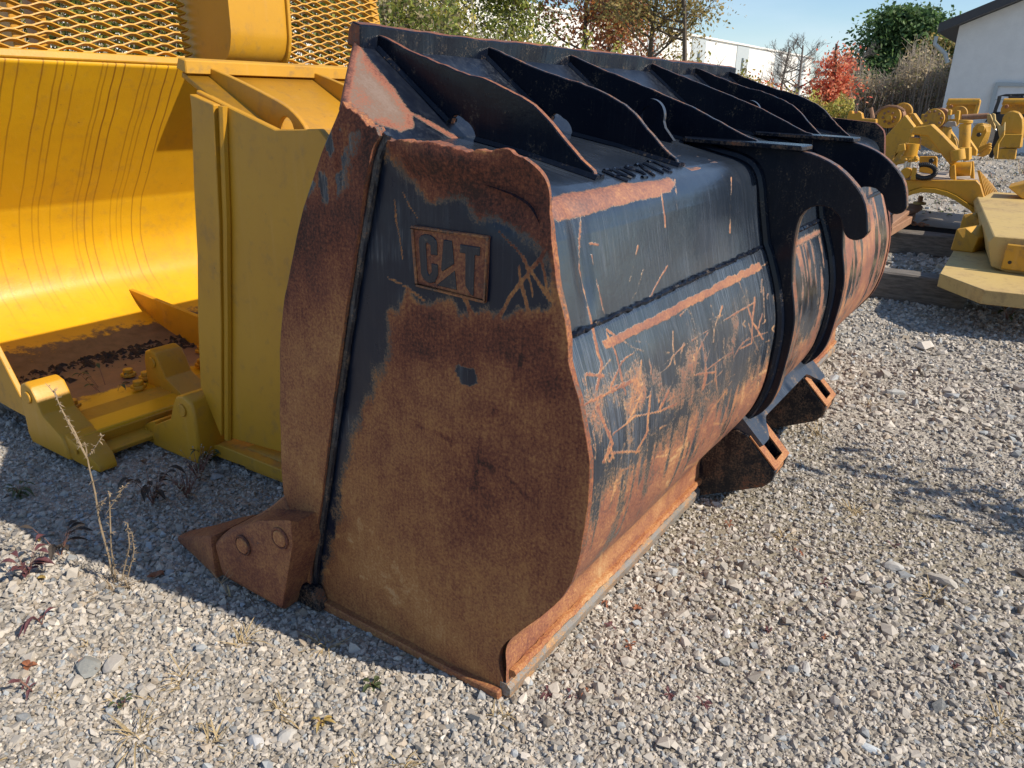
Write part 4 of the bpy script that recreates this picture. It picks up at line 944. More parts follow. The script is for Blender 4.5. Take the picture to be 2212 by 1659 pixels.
px_disc('drum_flange',1130,510,X2,118,.08,M_yelw,W2); px_disc('cable_drum',1190,500,X2+.1,116,.25,M_rsteel,W2); px_disc('far_flange',1430,450,X2+.6,90,.1,M_yelw,W2)
for k in range(9): px_disc('bolt',1130+95*math.cos(k*.7),500+85*math.sin(k*.7),X2-.02,.02,.03,M_rsteel,W2,n=8)
px_plate('frame',[(985,560),(990,450),(1290,450),(1320,640),(1400,760),(1450,1000),(1150,900),(960,800)],X2+.2,.3,M_yelw,W2)
px_plate('fork',[(1270,560),(1310,395),(1345,400),(1335,470),(1390,480),(1410,405),(1445,410),(1430,560),(1400,600)],X2-.5,.15,M_yelw,W2)
px_tube('swivel',[(1345,460),(1345,510)],X2-.55,34,M_chrome,W2); px_plate('swivel_rag',[(1240,590),(1310,530),(1390,540),(1400,590),(1310,610)],X2-.6,.1,M_pallet,W2)
px_tube('stub_cylinder',[(1300,610),(1280,740)],X2-.55,48,M_yelw,W2)
# roller-topped counterweight frames
def roller_frame(dx,X,label):
    o=thing('roller_fairlead',at(*P5(1500+dx,800),X=X)*np.array([1,1,0]),label,'fairlead','fairlead frames with rollers on top')
    px_plate('back_plate',[(1270+dx,390),(1300+dx,330),(1650+dx,330),(1640+dx,450),(1270+dx,450)],X+.2,.1,M_yelw,o)
    a=at(*P5(1310+dx,300),X=X); b=at(*P5(1680+dx,300),X=X); m=MB(); m.tube([a,b],34*kx(X),18); m.build('roller',M_yelw,o,smooth=True)
    px_plate('side_ear',[(1280+dx,340),(1310+dx,265),(1325+dx,265),(1325+dx,345)],X-.02,.2,M_yelw,o); px_plate('side_ear',[(1660+dx,265),(1690+dx,290),(1650+dx,450),(1605+dx,450),(1620+dx,400)],X-.02,.2,M_yelw,o)
    px_disc('bolt',1340+dx,360,X+.17,.03,.04,M_rsteel,o,n=8)
    return o
roller_frame(0,14.2,'yellow fairlead frame with roller against the grey wall')
r2=roller_frame(660,12.8,'yellow fairlead frame with roller and long rounded cover below')
px_plate('rounded_cover',[(1935,850),(1940,560),(1960,470),(2020,415),(2090,405),(2160,430),(2200,500),(2206,600),(2180,860)],12.6,.25,M_yelw,r2,bevel=.02)
px_plate('lower_cover',[(1900,690),(2190,690),(2160,850),(1890,850)],12.5,.1,M_yelw,r2)
px_plate('comb_foot',[(1880,860),(2120,860),(2100,990),(1850,985)],12.5,.25,M_yelw,r2)
# grapple claw with fins, dark shovel between
FN=thing('finned_ripper',at(*P5(1700,950),X=11.0)*np.array([1,1,0]),'yellow finned ripper head with stacked round edged plates','attachment')
for i in range(5): px_plate('fin',[(1570+i*28,760),(1600+i*28,620),(1650+i*28,565),(1720+i*22,555+i*4),(1760+i*14,600),(1770+i*10,660),(1720+i*15,760),(1660+i*15,880)],10.6+.13*i,.05,M_yelw,FN)
px_disc('pin_boss',1700,620,10.5,38,.08,M_yelw,FN,n=18); px_disc('pin_boss',1670,695,10.5,24,.05,M_dark,FN,n=14)
for i in range(3): px_plate('tooth',[(1640,860+i*45),(1790,790+i*30),(1825,800+i*30),(1790,870+i*30),(1720,920+i*20)],10.3-.05*i,.07,M_yelw,FN)
SH=thing('grapple_shovel',at(*P5(1800,900),X=12.0)*np.array([1,1,0]),'scuffed grey and yellow shovel with brown torque tube','attachment')
px_plate('shovel_side',[(1600,560),(1780,540),(1880,630),(1890,700),(1850,900),(1800,960),(1740,850)],12.2,.08,M_chrome,SH)
px_plate('dark_edge',[(1870,650),(1930,640),(1920,720),(1880,880),(1830,980),(1790,960)],11.9,.08,M_dark,SH)
px_tube('torque_tube',[(1470,490),(1790,470)],12.0,32,M_rsteel,SH); px_plate('bracket',[(1770,450),(1810,450),(1870,600),(1860,640),(1770,540)],11.9,.1,M_yelr,SH); px_plate('bracket',[(1830,440),(1865,450),(1870,520),(1940,600),(1985,540),(1980,640),(1920,760),(1890,600),(1840,540)],11.8,.1,M_yelr,SH)
px_plate('foot',[(1840,870),(1890,770),(1980,640),(1975,700),(1910,800),(1890,980),(1860,980)],11.7,.12,M_yelw,SH)

# ------------------------------------------------------------------ buildings
BX=32.
BL=thing('workshop_building',tuple(at(2050,240,X=BX)*np.array([1,1,0])),'pale grey block workshop with dark roof trim and white door','building')
yl=at(2054,145,X=BX)[1]; ztop=at(2070,56,X=BX)[2]
m=MB(); gy=yl-9.0; m.prism([(BX,yl,0),(BX,yl,ztop),(BX,gy,ztop+3.9),(BX,gy-9,ztop),(BX,gy-9,0)],(26,0,0)); m.build('wall',M_wall,BL)
sl=3.9/9.0
m=MB(); ov=.60; m.prism([(BX-.5,yl+ov,ztop-sl*ov+.02),(BX-.5,yl+ov,ztop-sl*ov+.32),(BX-.5,gy,ztop+4.25),(BX-.5,gy,ztop+3.92)],(27,0,0)); m.build('roof',M_roof,BL)
m=MB(); m.tube([(BX-.35,yl+.62,ztop-.35),(BX-.35,yl+.62,ztop-.6),(BX-.2,yl+.25,ztop-.9),(BX-.14,yl+.12,ztop-1.2)],.07,8); m.build('downspout',M_gpan,BL)
dy0=at(2150,215,X=BX)[1]; dzt=at(2150,186,X=BX)[2]
m=MB(); m.prism([(BX-.06,dy0,0),(BX-.06,dy0,dzt),(BX-.06,dy0-4,dzt),(BX-.06,dy0-4,0)],(.05,0,0)); D=m.build('door',M_door,BL)
m=MB(); m.box((BX-.08,dy0+.06,dzt/2),(.12,.12,dzt)); m.build('frame',M_gpan,D); m=MB(); m.box((BX-.08,dy0-2,dzt+.06),(.12,4.2,.12)); m.build('frame',M_gpan,D)
for k in range(1,5): m=MB(); m.box((BX-.07,dy0-2,dzt*k/5),(.03,4,.02)); m.build('panel_joint',M_gpan,D)
# utility vehicle parked by the door
UX=27.
UV=thing('utility_vehicle',tuple(at(2200,300,X=UX)*np.array([1,1,0])),'black roofed utility vehicle parked before the white door','vehicle')
px_plate('roof',[(1910,232),(1990,212),(2250,205),(2250,228),(1990,238)],UX,1.4,M_dark,UV)
for pl in ([(1920,235),(1905,300),(1870,395)],[(2035,235),(2050,250),(2180,262)],[(2200,240),(2160,265)],[(1870,395),(1860,430)]): px_tube('roll_cage',pl,UX,.05,M_dark,UV,n=8)
px_plate('body',[(1800,440),(1870,425),(2050,430),(2250,430),(2250,560),(1820,560)],UX,1.4,M_dark,UV,bevel=.06)
for (x) in (1880,2200): px_disc('wheel',x,590,UX-.05,.34,.25,M_rubber,UV,n=24)
# far warehouse
e=at(1755,126,Z=9.5); WYc=e[1]; wx1=e[0]; wx0=at(1050,70,Y=WYc)[0]
WH=thing('warehouse',(wx1-20,WYc,0),'long low white warehouse with grey vertical panels far away','warehouse')
m=MB(); m.prism([(wx0-60,WYc,0),(wx1,WYc,0),(wx1,WYc,9.5),(wx0-60,WYc,9.5)],(0,60,0)); m.build('wall',M_white,WH)
m=MB(); m.box(((wx0-60+wx1)/2,WYc+30,9.6),(wx1-wx0+60.6,60.6,.25)); m.build('parapet',M_white,WH)
for (xa,xb) in ((1588,1614),(1672,1688),(1722,1737),(1490,1520),(1395,1420),(1305,1322)):
    Xa=at(xa,150,Y=WYc-.1)[0]; Xb=at(xb,150,Y=WYc-.1)[0]
    m=MB(); m.box(((Xa+Xb)/2,WYc-.05,4.7),(Xb-Xa,.1,9.3)); p_=m.build('grey_panel',M_gpan,WH)
    Xm=(Xa+Xb)/2; m=MB(); m.box((Xm,WYc-.14,6.6),((Xb-Xa)*.13,.1,1.9)); m.build('window',M_glass,p_)

# ------------------------------------------------------------------ trees and brush
def leafcloud(C,n,size,cols,rg,flat=.6):
    """n leaf quads around points C (k,3) with per-cluster radius; returns verts, faces, colours"""
    V=C; N=len(V)
    a=rg.normal(size=(N,3)); a/=np.linalg.norm(a,axis=1)[:,None]; b=rg.normal(size=(N,3)); b-=a*(a*b).sum(1)[:,None]; b/=np.linalg.norm(b,axis=1)[:,None]
    s=size*rg.uniform(.55,1.3,(N,1)); a=a*s; b=b*s*.62
    P=np.stack([V-a,V-b*.9,V+a,V+b*.9],1).reshape(-1,3); Fq=np.arange(4*N).reshape(N,4)
    return P,Fq
def tree(name,px,ytop,D,label,cols,nleaf,leaf=.13,cr=(.35,.30),trunk_r=.14,bare=False,group=None,bark=None,seed=1,low=.25,cat='tree',htop=None,weep=0,spread=1.0,cl=.5,lean=0):
    rg=np.random.default_rng(seed); rr=random.Random(seed)
    d=R@np.array([px-CC[0],-(200-CC[1]),-F]); d=d/np.hypot(d[0],d[1]); b=CAM+d*D; b[2]=0
    dt=R@np.array([px-CC[0],-(ytop-CC[1]),-F]); dt=dt/np.hypot(dt[0],dt[1]); H=htop or (CAM[2]+dt[2]*D)
    root=thing(name,tuple(b),label,cat,group)
    m=MB(); ends=[]
    def limb(p,dirv,L,r,depth):
        n=5; pts=[p]; q=np.array(p,float); dv=np.array(dirv,float)
        for i in range(n):
            g_=.035 if depth==0 else .12; dv=dv+np.array([rr.gauss(0,g_),rr.gauss(0,g_),.05 if depth else 0]); dv/=np.linalg.norm(dv); q=q+dv*L/n; pts.append(q.copy())
        rad=[max(.004,r*(1-.62*i/n)) for i in range(n+1)]
        m.tube(pts,rad,7 if depth==0 else 5,cap=False)
        if depth>=1: ends.extend(pts[2:])
        if depth>=(4 if bare else 3): return
        k={0:int(11*spread)+2,1:5,2:4,3:4}[depth]
        for i in range(k):
            t=rr.uniform(low if depth==0 else .25,1.0); j=min(n-1,int(t*n)); s0=pts[j]+(pts[j+1]-pts[j])*(t*n-j)
            ax=np.array([rr.gauss(0,1),rr.gauss(0,1),rr.uniform(.1,.9)]) if depth==0 else np.array(dv)+np.array([rr.gauss(0,.7),rr.gauss(0,.7),rr.gauss(.1,.5)])
            if depth==0: ax[:2]/= (np.linalg.norm(ax[:2])+1e-6); ax[:2]*=spread
            ax/=np.linalg.norm(ax); LL=(H*cr[0]*(1.15-t*.75) if depth==0 else L*rr.uniform(.4,.65))
            limb(s0,ax,LL,rad[j]*(.5 if depth==0 else .6),depth+1)
    limb(b,(lean,0,1),H*(.93 if not bare else .8),trunk_r,0)
    if bare and not nleaf: m.build('trunk',bark or M_bark,root,smooth=True); return root
    m.build('trunk',bark or M_bark,root,smooth=True)
    nleaf=int(nleaf*1.15); leaf*=.70
    E=np.array(ends); k=rg.integers(0,len(E),nleaf); C_=E[k]+rg.normal(0,cl,(nleaf,3))*np.array([1,1,.75]); C_[:,2]-=np.abs(rg.normal(0,weep,nleaf)) if weep else 0
    C_=C_[C_[:,2]>.3]
    C_[:,2]=np.minimum(C_[:,2],H+rg.normal(0,.25,len(C_)))
    Pq,Fq=leafcloud(C_,len(C_),leaf,cols,rg)
    cc=np.array(cols)[(rg.integers(0,len(cols),len(C_)))]*rg.uniform(.65,1.25,(len(C_),1))
    cln=fbm(C_*.9,seed,3)[:,None]; cc=cc*(.95+1.0*cln)
    mk('crown',Pq,Fq,M_leaf,root,attrs={'col':('POINT',np.repeat(np.clip(cc,0,1),4,0))})
    return root
GRN=[(.14,.18,.04),(.20,.23,.05),(.26,.26,.06),(.11,.14,.035)]; YG=[(.34,.30,.06),(.27,.27,.06),(.40,.32,.08),(.18,.20,.05)]
OLV=[(.22,.18,.06),(.28,.21,.07),(.17,.16,.05),(.33,.24,.09)]; RUS=[(.22,.085,.045),(.28,.12,.05),(.17,.06,.04),(.34,.15,.06)]
ORN=[(.42,.16,.04),(.48,.22,.06),(.36,.10,.04)]; RED=[(.55,.14,.07),(.60,.22,.13),(.45,.09,.06),(.60,.28,.16)]; DKG=[(.07,.13,.04),(.08,.14,.05),(.10,.16,.05),(.04,.08,.03)]; BRU=[(.26,.21,.12),(.20,.17,.09),(.15,.15,.06),(.24,.19,.10)]
GT='autumn trees behind the yard'
tree('leafy_tree',870,-150,34,'dense yellow green tree right beside the mesh guard',YG,9000,seed=11,cl=.55,group=GT)
tree('leafy_tree',985,-170,37,'slender grey trunked tree rising from the green thicket',GRN,5500,seed=12,cl=.6,group=GT,bark=M_barkg,low=.45)
tree('leafy_tree',1110,-90,36,'drooping pale green tree before the white warehouse gap',GRN,5200,seed=13,weep=.5,group=GT,spread=.8)
tree('oak_tree',1255,-190,40,'russet brown oak between the green thicket and the olive trees',RUS+ORN[:1],7500,seed=14,leaf=.15,group=GT)
tree('oak_tree',1310,-60,44,'smaller russet oak touching the sky gap',RUS,3200,seed=24,leaf=.15,group=GT,spread=.7)
tree('leafy_tree',1395,-170,36,'thin olive gold tree with a straight dark trunk',OLV,4800,seed=15,leaf=.11,group=GT,low=.35,spread=.75)
tree('leafy_tree',1480,-200,35,'tall half bare golden tree with the thickest trunk',OLV,3600,seed=16,leaf=.11,trunk_r=.13,group=GT,low=.35,bark=M_bark)
tree('bare_tree',1685,58,48,'bare upright grey tree before the warehouse end',None,0,bare=True,seed=17,trunk_r=.10,bark=M_barkg,group=GT,low=.3)
tree('bare_tree',1722,40,46,'bare tree leaning right with forked crown',None,0,bare=True,seed=18,trunk_r=.11,bark=M_barkg,group=GT,low=.35,lean=.25)
tree('maple_tree',1795,78,41,'bright red maple with an upright pointed crown',RED,2600,seed=19,leaf=.13,group=GT,spread=.8,low=.10,cr=(.15,.3),cl=.45)
tree('maple_tree',1640,175,44,'small orange red sapling before the warehouse',ORN+RED[:1],700,seed=20,group=GT)
tree('bare_tree',1855,85,55,'bare twiggy tree between the red maple and the green tree',None,0,bare=True,seed=21,trunk_r=.10,bark=M_barkg,group=GT)
tree('evergreen_tree',1925,24,60,'rounded dark green tree standing above the grey brush',DKG,17000,seed=22,leaf=.22,group=GT,cl=.8,low=.15,cr=(.33,.3))
tree('leafy_tree',2025,85,58,'brownish olive tree half hidden by the workshop wall',OLV+DKG[:2],6500,seed=23,leaf=.18,group=GT,cl=.7)
tree('maple_tree',1905,196,47,'low orange shrub maple in the brush',ORN,900,seed=26,group=GT)
# brush: continuous thicket masses, still real leaf faces
def brush(name,pxs,ytops,D,label,cols,n,leaf,seed,twigs=160):
    rg=np.random.default_rng(seed); rr=random.Random(seed)
    def pos(px,DD):
        d=R@np.array([px-CC[0],-(200-CC[1]),-F]); d=d/np.hypot(d[0],d[1]); return CAM+d*DD
    root=thing(name,tuple(pos(np.mean(pxs),D)*np.array([1,1,0])),label,'shrubs')
    px=rg.uniform(min(pxs),max(pxs),n); DD=D+rg.uniform(-2,2,n)
    hh=[]
    B=[]
    for a,b_ in zip(px,DD):
        p=pos(a,b_); dt=R@np.array([a-CC[0],-(np.interp(a,pxs,ytops)-CC[1]),-F]); h=CAM[2]+dt[2]/np.hypot(dt[0],dt[1])*b_; B.append(p); hh.append(max(.3,h))
    B=np.array(B); hh=np.array(hh)*(.45+1.0*fbm(np.stack([px*.05,DD*.5,0*px],1),seed,4)); B[:,2]=hh*np.sqrt(rg.uniform(0.02,1,n))*rg.uniform(.8,1.05,n)
    Pq,Fq=leafcloud(B,n,leaf,cols,rg); cc=np.array(cols)[rg.integers(0,len(cols),n)]*rg.uniform(.6,1.3,(n,1))*(.85+1.2*fbm(B*.8,seed+1,3)[:,None])
    mk('leaves',Pq,Fq,M_leaf,root,attrs={'col':('POINT',np.repeat(np.clip(cc,0,1),4,0))})
    m=MB()
    for i in range(twigs):
        k=rr.randrange(n); p=B[k].copy(); h=hh[k]*rr.uniform(.7,1.12); p[2]=0; q=p+np.array([rr.gauss(0,.3),rr.gauss(0,.3),h]); mid=(p+q)/2+np.array([rr.gauss(0,.12),rr.gauss(0,.12),0]); m.tube([p,mid,q],[.03,.02,.006],4,cap=False)
        for s_ in range(3):
            t=rr.uniform(.4,.95); z=p+(q-p)*t; m.tube([z,z+np.array([rr.gauss(0,.35),rr.gauss(0,.35),rr.uniform(.2,.7)])],[.012,.004],3,cap=False)
    m.build('twigs',M_twig,root)
    return root
brush('thicket',[-400,200,440,640,840,1000],[-120,-160,-150,-140,-60,40],30,'green undergrowth seen through the mesh guard',GRN+BRU[:2],50000,.10,31,220)
brush('thicket',[820,960,1100,1240,1340],[40,70,80,95,110],31,'low green thicket above the bucket lip',GRN+YG,16000,.085,32,80)
brush('thicket',[1330,1450,1560,1640],[115,125,135,170],39,'yellow green scrub below the olive trees',YG+OLV,5000,.08,33,60)
brush('thicket',[1600,1680,1760,1850],[205,195,205,225],40,'yellow green scrub before the bare trees',[(.36,.33,.08),(.30,.31,.08),(.42,.34,.10)],9000,.085,34,90)
brush('thicket',[1800,1850,1900,1980,2050],[185,160,145,130,130],46,'grey brown brush between the red maple and workshop',[(.30,.25,.17),(.34,.28,.18),(.26,.25,.11),(.40,.32,.20)],7000,.085,35,480)

# ------------------------------------------------------------------ weeds and leaves on the gravel
def leafblade(m,p,d,L,w,curl=.3,mm=0):
    p=np.array(p,float); d=np.array(d,float); d/=np.linalg.norm(d); s_=np.cross(d,[0,0,1.]); ns=np.linalg.norm(s_); s_=s_/ns if ns>1e-3 else np.array([1.,0,0])
    n=5; V=[];
    for i in range(n+1):
        t=i/n; c=p+d*L*t+np.array([0,0,-curl*L*t*t]); ww=w*math.sin(math.pi*min(.97,t*.9+.08))
        V+= [tuple(c-s_*ww+np.array([0,0,ww*.3])),tuple(c+np.array([0,0,-ww*.1])),tuple(c+s_*ww+np.array([0,0,ww*.3]))]
    Fs=[]
    for i in range(n):
        a=i*3; Fs+=[(a,a+1,a+4,a+3),(a+1,a+2,a+5,a+4)]
    m.add(V,Fs,mm)
M_dgrass=simple('dry_grass',(.45,.34,.18),.8,.35,20); M_dleaf=simple('dead_leaf',(.30,.11,.05),.7,.4,30); M_purp=simple('purple_leaf',(.13,.045,.05),.6,.4,40); M_gleaf=simple('green_leaf',(.075,.095,.03),.6,.4,40); M_yleaf=simple('yellow_leaf',(.36,.25,.07),.6,.3,40); M_seed=simple('seed_fluff',(.40,.35,.26),.9,.3,60); M_drkl=simple('dark_withered_leaf',(.06,.045,.035),.8,.4,40)
def gp(x,y): 
    p=at(x,y,Z=0); p[2]=ez(p[0],p[1]); return p
# tall pale dried weed
def tall_weed():
    base=gp(255,1262); t=thing('dried_weed',tuple(base),'tall pale dried weed standing by the tooth of the rusty bucket','weed'); rr=random.Random(2)
    def up(pl,dep): # picture points -> points on a plane through the base facing the camera
        n=(R@np.array([0,0,-1])); n[2]=0; n/=np.linalg.norm(n); out=[]
        for x,y in pl:
            d=R@np.array([x-CC[0],-(y-CC[1]),-F]); k=np.dot(base-CAM+n*dep,n)/np.dot(d,n); out.append(CAM+d*k)
        return out
    ms=MB(); mf=MB()
    for pl,r0 in (([(245,1255),(235,1200),(215,1130),(205,1060),(190,1000),(185,960)],.0045),([(250,1255),(240,1180),(238,1120),(236,1065)],.0035),([(188,990),(160,930),(130,880),(118,845)],.003),([(188,990),(150,920),(118,850),(105,835)],.0025),([(190,985),(210,960),(222,940)],.002),([(262,1255),(280,1180),(275,1130)],.0025),([(275,1250),(290,1190),(285,1150)],.002),([(236,1100),(262,1060),(275,1045)],.002),([(210,1105),(225,1080)],.0015)):
        pts=up(resample(pl,12),rr.uniform(-.03,.03)); ms.tube(pts,[r0*.75*(1-.6*i/12)+.0006 for i in range(12)],5)
        for p in pts[2:]:
            for _ in range(5 if r0>.002 else 3):
                d=np.array([rr.gauss(0,1),rr.gauss(0,1),rr.uniform(-.2,1)]); leafblade(mf,p,d,rr.uniform(.006,.020),rr.uniform(.0010,.0022),rr.uniform(-.2,.6))
    for _ in range(90):
        d=np.array([rr.gauss(0,1),rr.gauss(0,1),rr.uniform(.1,1.2)]); leafblade(mf,base+np.array([rr.gauss(0,.03),rr.gauss(0,.03),.0]),d,rr.uniform(.03,.09),.0018,.2)
    ms.build('stem',M_stem,t,smooth=True); mf.build('dry_leaves',simple('brown_seed_heads',(.33,.25,.16),.9,.4,60),t)
tall_weed()
def sprig(name,x,y,label,cat,n,L,w,mat,seed,tall=.05,stem=M_stemr,up=(.2,1.0)):
    b=gp(x,y); t=thing(name,tuple(b),label,cat); rr=random.Random(seed); ms=MB(); mf=MB()
    for i in range(n):
        d=np.array([rr.gauss(0,1),rr.gauss(0,1),0]); d/=np.linalg.norm(d)+1e-6; h=tall*rr.uniform(.4,1.1); q=b+d*h*.5+np.array([0,0,h])
        ms.tube([b,b+(q-b)*.5+np.array([0,0,h*.1]),q],[.0016,.0012,.0007],4); leafblade(mf,q,d+np.array([0,0,rr.uniform(*up)]),L*rr.uniform(.6,1.2),w,rr.uniform(.2,.9))
        leafblade(mf,b+(q-b)*rr.uniform(.2,.8),np.array([rr.gauss(0,1),rr.gauss(0,1),rr.uniform(*up)]),L*rr.uniform(.4,.9),w*.8,rr.uniform(.2,.9))
    ms.build('stem',stem,t,smooth=True); mf.build('leaves',mat,t); return t
def tuft(x,y,label,seed,n=26,L=.10,mat=None,spread=1.0,g='dry grass tufts on the gravel'):
    b=gp(x,y); rr=random.Random(seed); m=MB()
    for i in range(n):
        d=np.array([rr.gauss(0,spread),rr.gauss(0,spread),rr.uniform(.2,1.0)]); leafblade(m,b+np.array([rr.gauss(0,.012),rr.gauss(0,.012),0]),d,L*rr.uniform(.3,1.2),rr.uniform(.0012,.0026),rr.uniform(.0,.7))
    o=m.build('grass_tuft',mat or M_dgrass,None,loc=b); tag(o,label,'grass tuft',g)
sprig('trailing_weed',60,1240,'reddish trailing weed with long withered leaves','weed',9,.075,.012,M_purp,41,tall=.11)
sprig('trailing_weed',130,1200,'dark stemmed weed with drooping brown leaves at the shadow edge','weed',8,.07,.012,M_drkl,42,tall=.12)
sprig('seedling',90,1345,'small purple leaved seedling on open gravel','weed',4,.06,.007,M_purp,43,tall=.06)
sprig('seedling',70,1490,'tiny purple sprout with a yellow base leaf','weed',4,.04,.005,M_purp,44,tall=.05)
sprig('green_weed',42,1068,'low bright green weed in the bucket shadow','weed',16,.05,.006,M_gleaf,45,tall=.05)
sprig('dark_weed',330,1085,'dark leafy weed in the shadow before the yellow tooth','weed',12,.07,.013,M_drkl,46,tall=.16)
sprig('green_weed',450,1000,'grey green weed growing under the yellow tooth','weed',16,.05,.006,M_gleaf,47,tall=.08)
sprig('bolt_side_weed',245,890,'thin weed with green top standing by the yellow cutting edge','weed',12,.05,.010,M_gleaf,48,tall=.22)
sprig('red_weed',1275,1590*.9,'small yellow and red rosette beside the heel of the rusty bucket','weed',5,.03,.005,M_yleaf,49,tall=.02) if False else None
sprig('rosette',803,1480,'small green and red rosette near the rusty side plate','weed',7,.035,.008,M_gleaf,50,tall=.02)
sprig('rosette',694,1560,'tiny yellow leaved rosette on sunlit gravel','weed',6,.03,.005,M_yleaf,51,tall=.02)
sprig('rosette',263,1525,'tiny green clover like sprig on sunlit gravel','weed',6,.02,.006,M_gleaf,52,tall=.03)
sprig('seed_weed',405,1075,'fluffy grey seed headed weed in the shade','weed',60,.014,.003,M_seed,53,tall=.12)
sprig('seed_weed',430,1035,'larger fluffy seed head weed nearest the yellow tooth','weed',60,.014,.003,M_seed,54,tall=.13)
# forked dead grass stalk near the adapter
bs=gp(498,1290); T1=thing('forked_stalk',tuple(bs),'thin forked dead stalk in front of the rusty tooth','weed'); m=MB()
m.tube([bs,bs+np.array([-.01,.03,.06]),bs+np.array([-.025,.06,.11])],[.0018,.0014,.0007],5)
for d in ((.02,-.02,.05),(.03,-.03,.035),(-.02,.02,.03),(.015,-.03,.06)): m.tube([bs+np.array([-.01,.03,.055]),bs+np.array([-.01,.03,.055])+np.array(d)],[.001,.0005],4)
m.build('stem',M_stem,T1); m=MB(); leafblade(m,bs,(.1,.3,.9),.07,.003,.3); leafblade(m,bs,(-.2,.1,.9),.05,.003,.3); m.build('blade',M_dgrass,T1)
tl=['dry straw tuft at the edge of the tooth shadow','sparse straw tuft left of the wide shadow','curled straw tuft on the near gravel','short straw tuft beside a pale stone','fine straw tuft below the side plate','brown straw tuft on the open gravel','thin straw tuft near the heel corner','bleached straw tuft before the latch lug','bent straw tuft in the right hand gravel','wispy straw tuft by the tree shadow','flattened straw tuft on the bright gravel','ragged straw tuft near the far shadow','small straw tuft under the yellow deck plate','leaning straw tuft by the grey timber','tangled straw tuft at the timber foot','lone straw tuft beyond the second lug']
for i,(x,y,L) in enumerate(((525,1385,.11),(395,1470,.09),(298,1590,.16),(460,1600,.08),(705,1395,.10),(610,1530,.08),(1085,1545,.06),(1765,935,.12),(1845,1105,.10),(2010,1290,.10),(1690,1160,.08),(2150,1560,.13),(2090,655,.22),(1960,625,.25),(2040,640,.20),(1880,880,.10))): tuft(x,y,tl[i],60+i,L=L)
# fallen leaves
def fallen(x,y,label,mat,s,seed):
    b=gp(x,y)+np.array([0,0,.012]); m=MB(); rr=random.Random(seed)
    for k in range(5):
        a=rr.uniform(0,6.28); leafblade(m,b,(math.cos(a),math.sin(a),rr.uniform(.1,.9)),s*rr.uniform(.7,1.1),s*.35,.4)
    o=m.build('fallen_leaf',mat,None,loc=b); tag(o,label,'leaf','fallen leaves')
fallen(338,1248,'crumpled orange brown dead leaf beside the dried weed',M_dleaf,.035,80); fallen(185,1430,'long brown dead leaf on bright gravel',M_dleaf,.025,81); fallen(85,1165,'small yellow leaf by the shadow edge',M_yleaf,.018,82); fallen(90,1250,'yellow leaf under the trailing weed',M_yleaf,.02,83); fallen(1435,1095*1.0,'dark red leaf beyond the first lug',M_purp,.03,84); fallen(60,1440,'curled brown leaf near the purple seedling',M_dleaf,.03,85); fallen(1375,1315,'small red leaf on the gravel below the heel bar',M_dleaf,.02,86)
# scattered tiny red weeds and dry sprouts, alike but for their place
rq=random.Random(404)
for i in range(16):
    x,y=rq.uniform(1180,2180),rq.uniform(1080,1620)
    if x<1500 and y<1480-(x-1100)*.9: y=1500
    sprig('red_sprout',x,y,'tiny reddish weed sprout on the open gravel','weed',5,.022,.004,M_purp if i%3 else M_dleaf,300+i,tall=.018)['group']='tiny red sprouts on the gravel'
for i in range(14):
    x,y=rq.uniform(20,900),rq.uniform(1380,1640)
    if y<1300+x*.36: y=min(1645,1320+x*.36+rq.uniform(20,120))
    tuft(x,y,'small scattered wisp of dry straw on sunlit gravel',340+i,n=9,L=.05,g='straw wisps on the gravel')
# green weeds at the timbers
for i,(x,y,lb) in enumerate(((1955,520,'leafy pale weed growing between the two timbers'),(2015,500,'upright leafy weed before the arched frame'),(2175,690,'green topped weed under the deck plate corner'),(2030,470,'tall weed stalk in the dark arch opening'))): sprig('yard_weed',x,y,lb,'weed',14,.10,.018,M_gleaf,90+i,tall=.30)
# a few larger stones
def stone(x,y,s,c,label,seed):
    b=gp(x,y); rg=np.random.default_rng(seed); bm=bmesh.new(); bmesh.ops.create_icosphere(bm,subdivisions=2,radius=1)
    sc=np.array([s*rg.uniform(.9,1.5),s*rg.uniform(.6,.9),s*rg.uniform(.4,.6)]); an=rg.uniform(0,6.28)
    pl=[(Vector(rg.normal(size=3)).normalized(),rg.uniform(.55,.85)) for _ in range(9)]
    for v in bm.verts:
        for n_,dd in pl:
            k=v.co.dot(n_)
            if k>dd: v.co-=n_*(k-dd)
        v.co=Vector((v.co.x*sc[0],v.co.y*sc[1],v.co.z*sc[2])); v.co.rotate(Matrix.Rotation(an,3,'Z')); v.co.z+=s*.25
    me=bpy.data.meshes.new('stone'); bm.to_mesh(me); bm.free(); me.shade_flat()
    a=me.attributes.new('col','FLOAT_COLOR','POINT'); a.data.foreach_set('color',np.tile(np.array(c+(1,),np.float32),len(me.vertices)))
    me.materials.append(M_stone); o=bpy.data.objects.new('stone',me); COL.objects.link(o); o.location=tuple(b); tag(o,label,'stone','larger stones on the gravel')
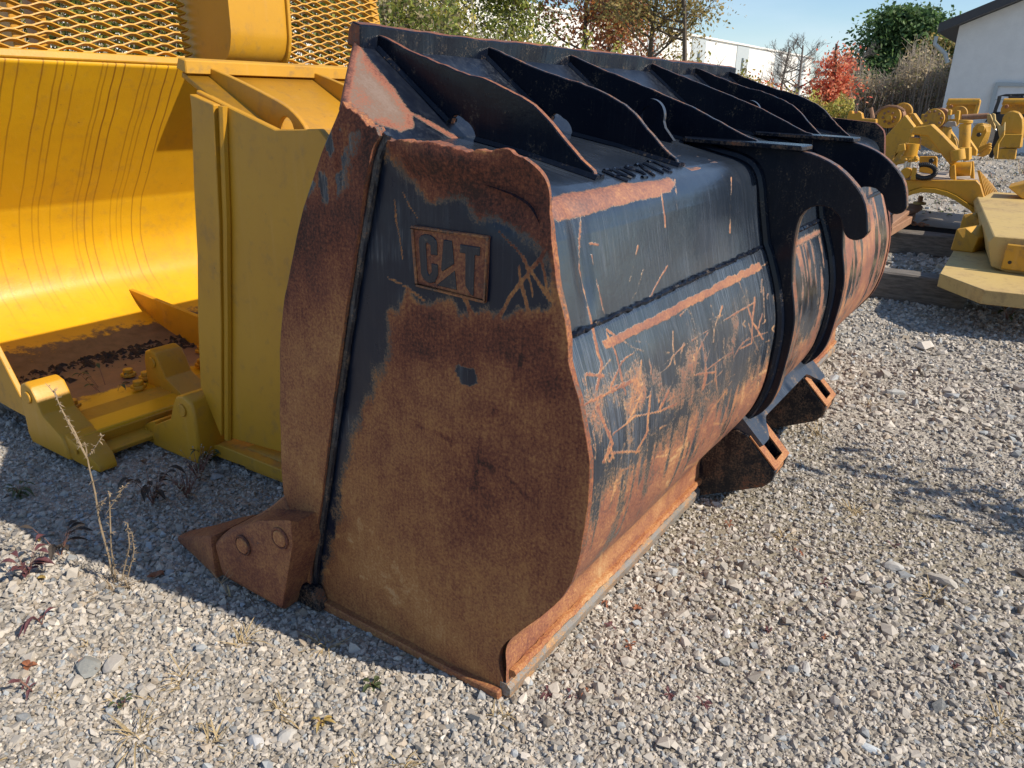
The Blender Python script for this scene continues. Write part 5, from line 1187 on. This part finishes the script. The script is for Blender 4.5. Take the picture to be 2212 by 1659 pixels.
for i,(x,y,s,c,l) in enumerate(((190,1428+12,.045,(.22,.23,.22),'dark grey flat stone lying on pale gravel'),(245,1435,.035,(.40,.37,.33),'broad tan stone beside the dark grey one'),(553,1625*.985,.028,(.46,.46,.46),'squarish pale stone near the straw tufts'),(1880,1615,.024,(.52,.56,.58),'bluish white flat chip on the right gravel'),(1930,1225,.035,(.44,.43,.40),'chunky pale stone beside the broken shadow'),(2035,1255,.04,(.42,.39,.34),'large tan stone at the end of the tree shadow'),(1930,850,.05,(.33,.33,.32),'grey pyramid stone beyond the lugs'),(1570,1340*1.02,.022,(.55,.54,.52),'white chip on the open gravel'),(1740,1440,.022,(.40,.39,.37),'lone grey stone on the fine gravel'),(620,1590,.03,(.42,.40,.37),'rough grey stone near the small rosette'))): stone(x,y,s,c,l,200+i)

def yard_grass():
    rr=random.Random(515); m=MB()
    for k in range(150):
        x=rr.uniform(9.5,30); y=rr.uniform(-3.5,.6+.06*x); b=np.array([x,y,ez(x,y)]); g_=rr.uniform(.5,1.3)
        for i in range(14):
            d=np.array([rr.gauss(0,.7),rr.gauss(0,.7),rr.uniform(.3,1.0)]); leafblade(m,b+np.array([rr.gauss(0,.12),rr.gauss(0,.12),0]),d,.22*g_*rr.uniform(.4,1.3),rr.uniform(.006,.012),rr.uniform(0,.6),rr.randrange(3))
    o=m.build('dry_grass',[M_dgrass,M_stemr,M_gleaf]); tag(o,'dry grass and low weeds scattered over the far yard','grass',kind='stuff')
yard_grass()
def sapling():
    b=np.array([2.25,-3.2,0.]); t=thing('sapling',tuple(b),'sparse young tree whose broken shade falls on the gravel','tree'); rr=random.Random(77); rg=np.random.default_rng(77); m=MB(); ends=[]
    def limb(p,d,L,r,dep):
        q=np.array(p,float); d=np.array(d,float); pts=[q.copy()]
        for i in range(5): d=d+np.array([rr.gauss(0,.09),rr.gauss(0,.09),.03]); d/=np.linalg.norm(d); q=q+d*L/5; pts.append(q.copy())
        m.tube(pts,[r*(1-.14*i) for i in range(6)],5,cap=False)
        if dep: ends.extend(pts[3:])
        if dep<2:
            for i in range(7 if dep==0 else 3):
                j=rr.randrange(2,6); limb(pts[j],d+np.array([rr.gauss(0,.8),rr.gauss(0,.8),rr.gauss(.1,.3)]),L*rr.uniform(.25,.45),r*.4,dep+1)
    limb(b,(.0,0,1),2.6,.02,0); m.build('trunk',M_bark,t,smooth=True)
    E=np.array(ends); C_=E[rg.integers(0,len(E),420)]+rg.normal(0,.10,(420,3)); Pq,Fq=leafcloud(C_,420,.05,None,rg)
    mk('crown',Pq,Fq,M_leaf,t,attrs={'col':('POINT',np.tile(np.array([.2,.2,.06]),(len(Pq),1)))})
sapling()
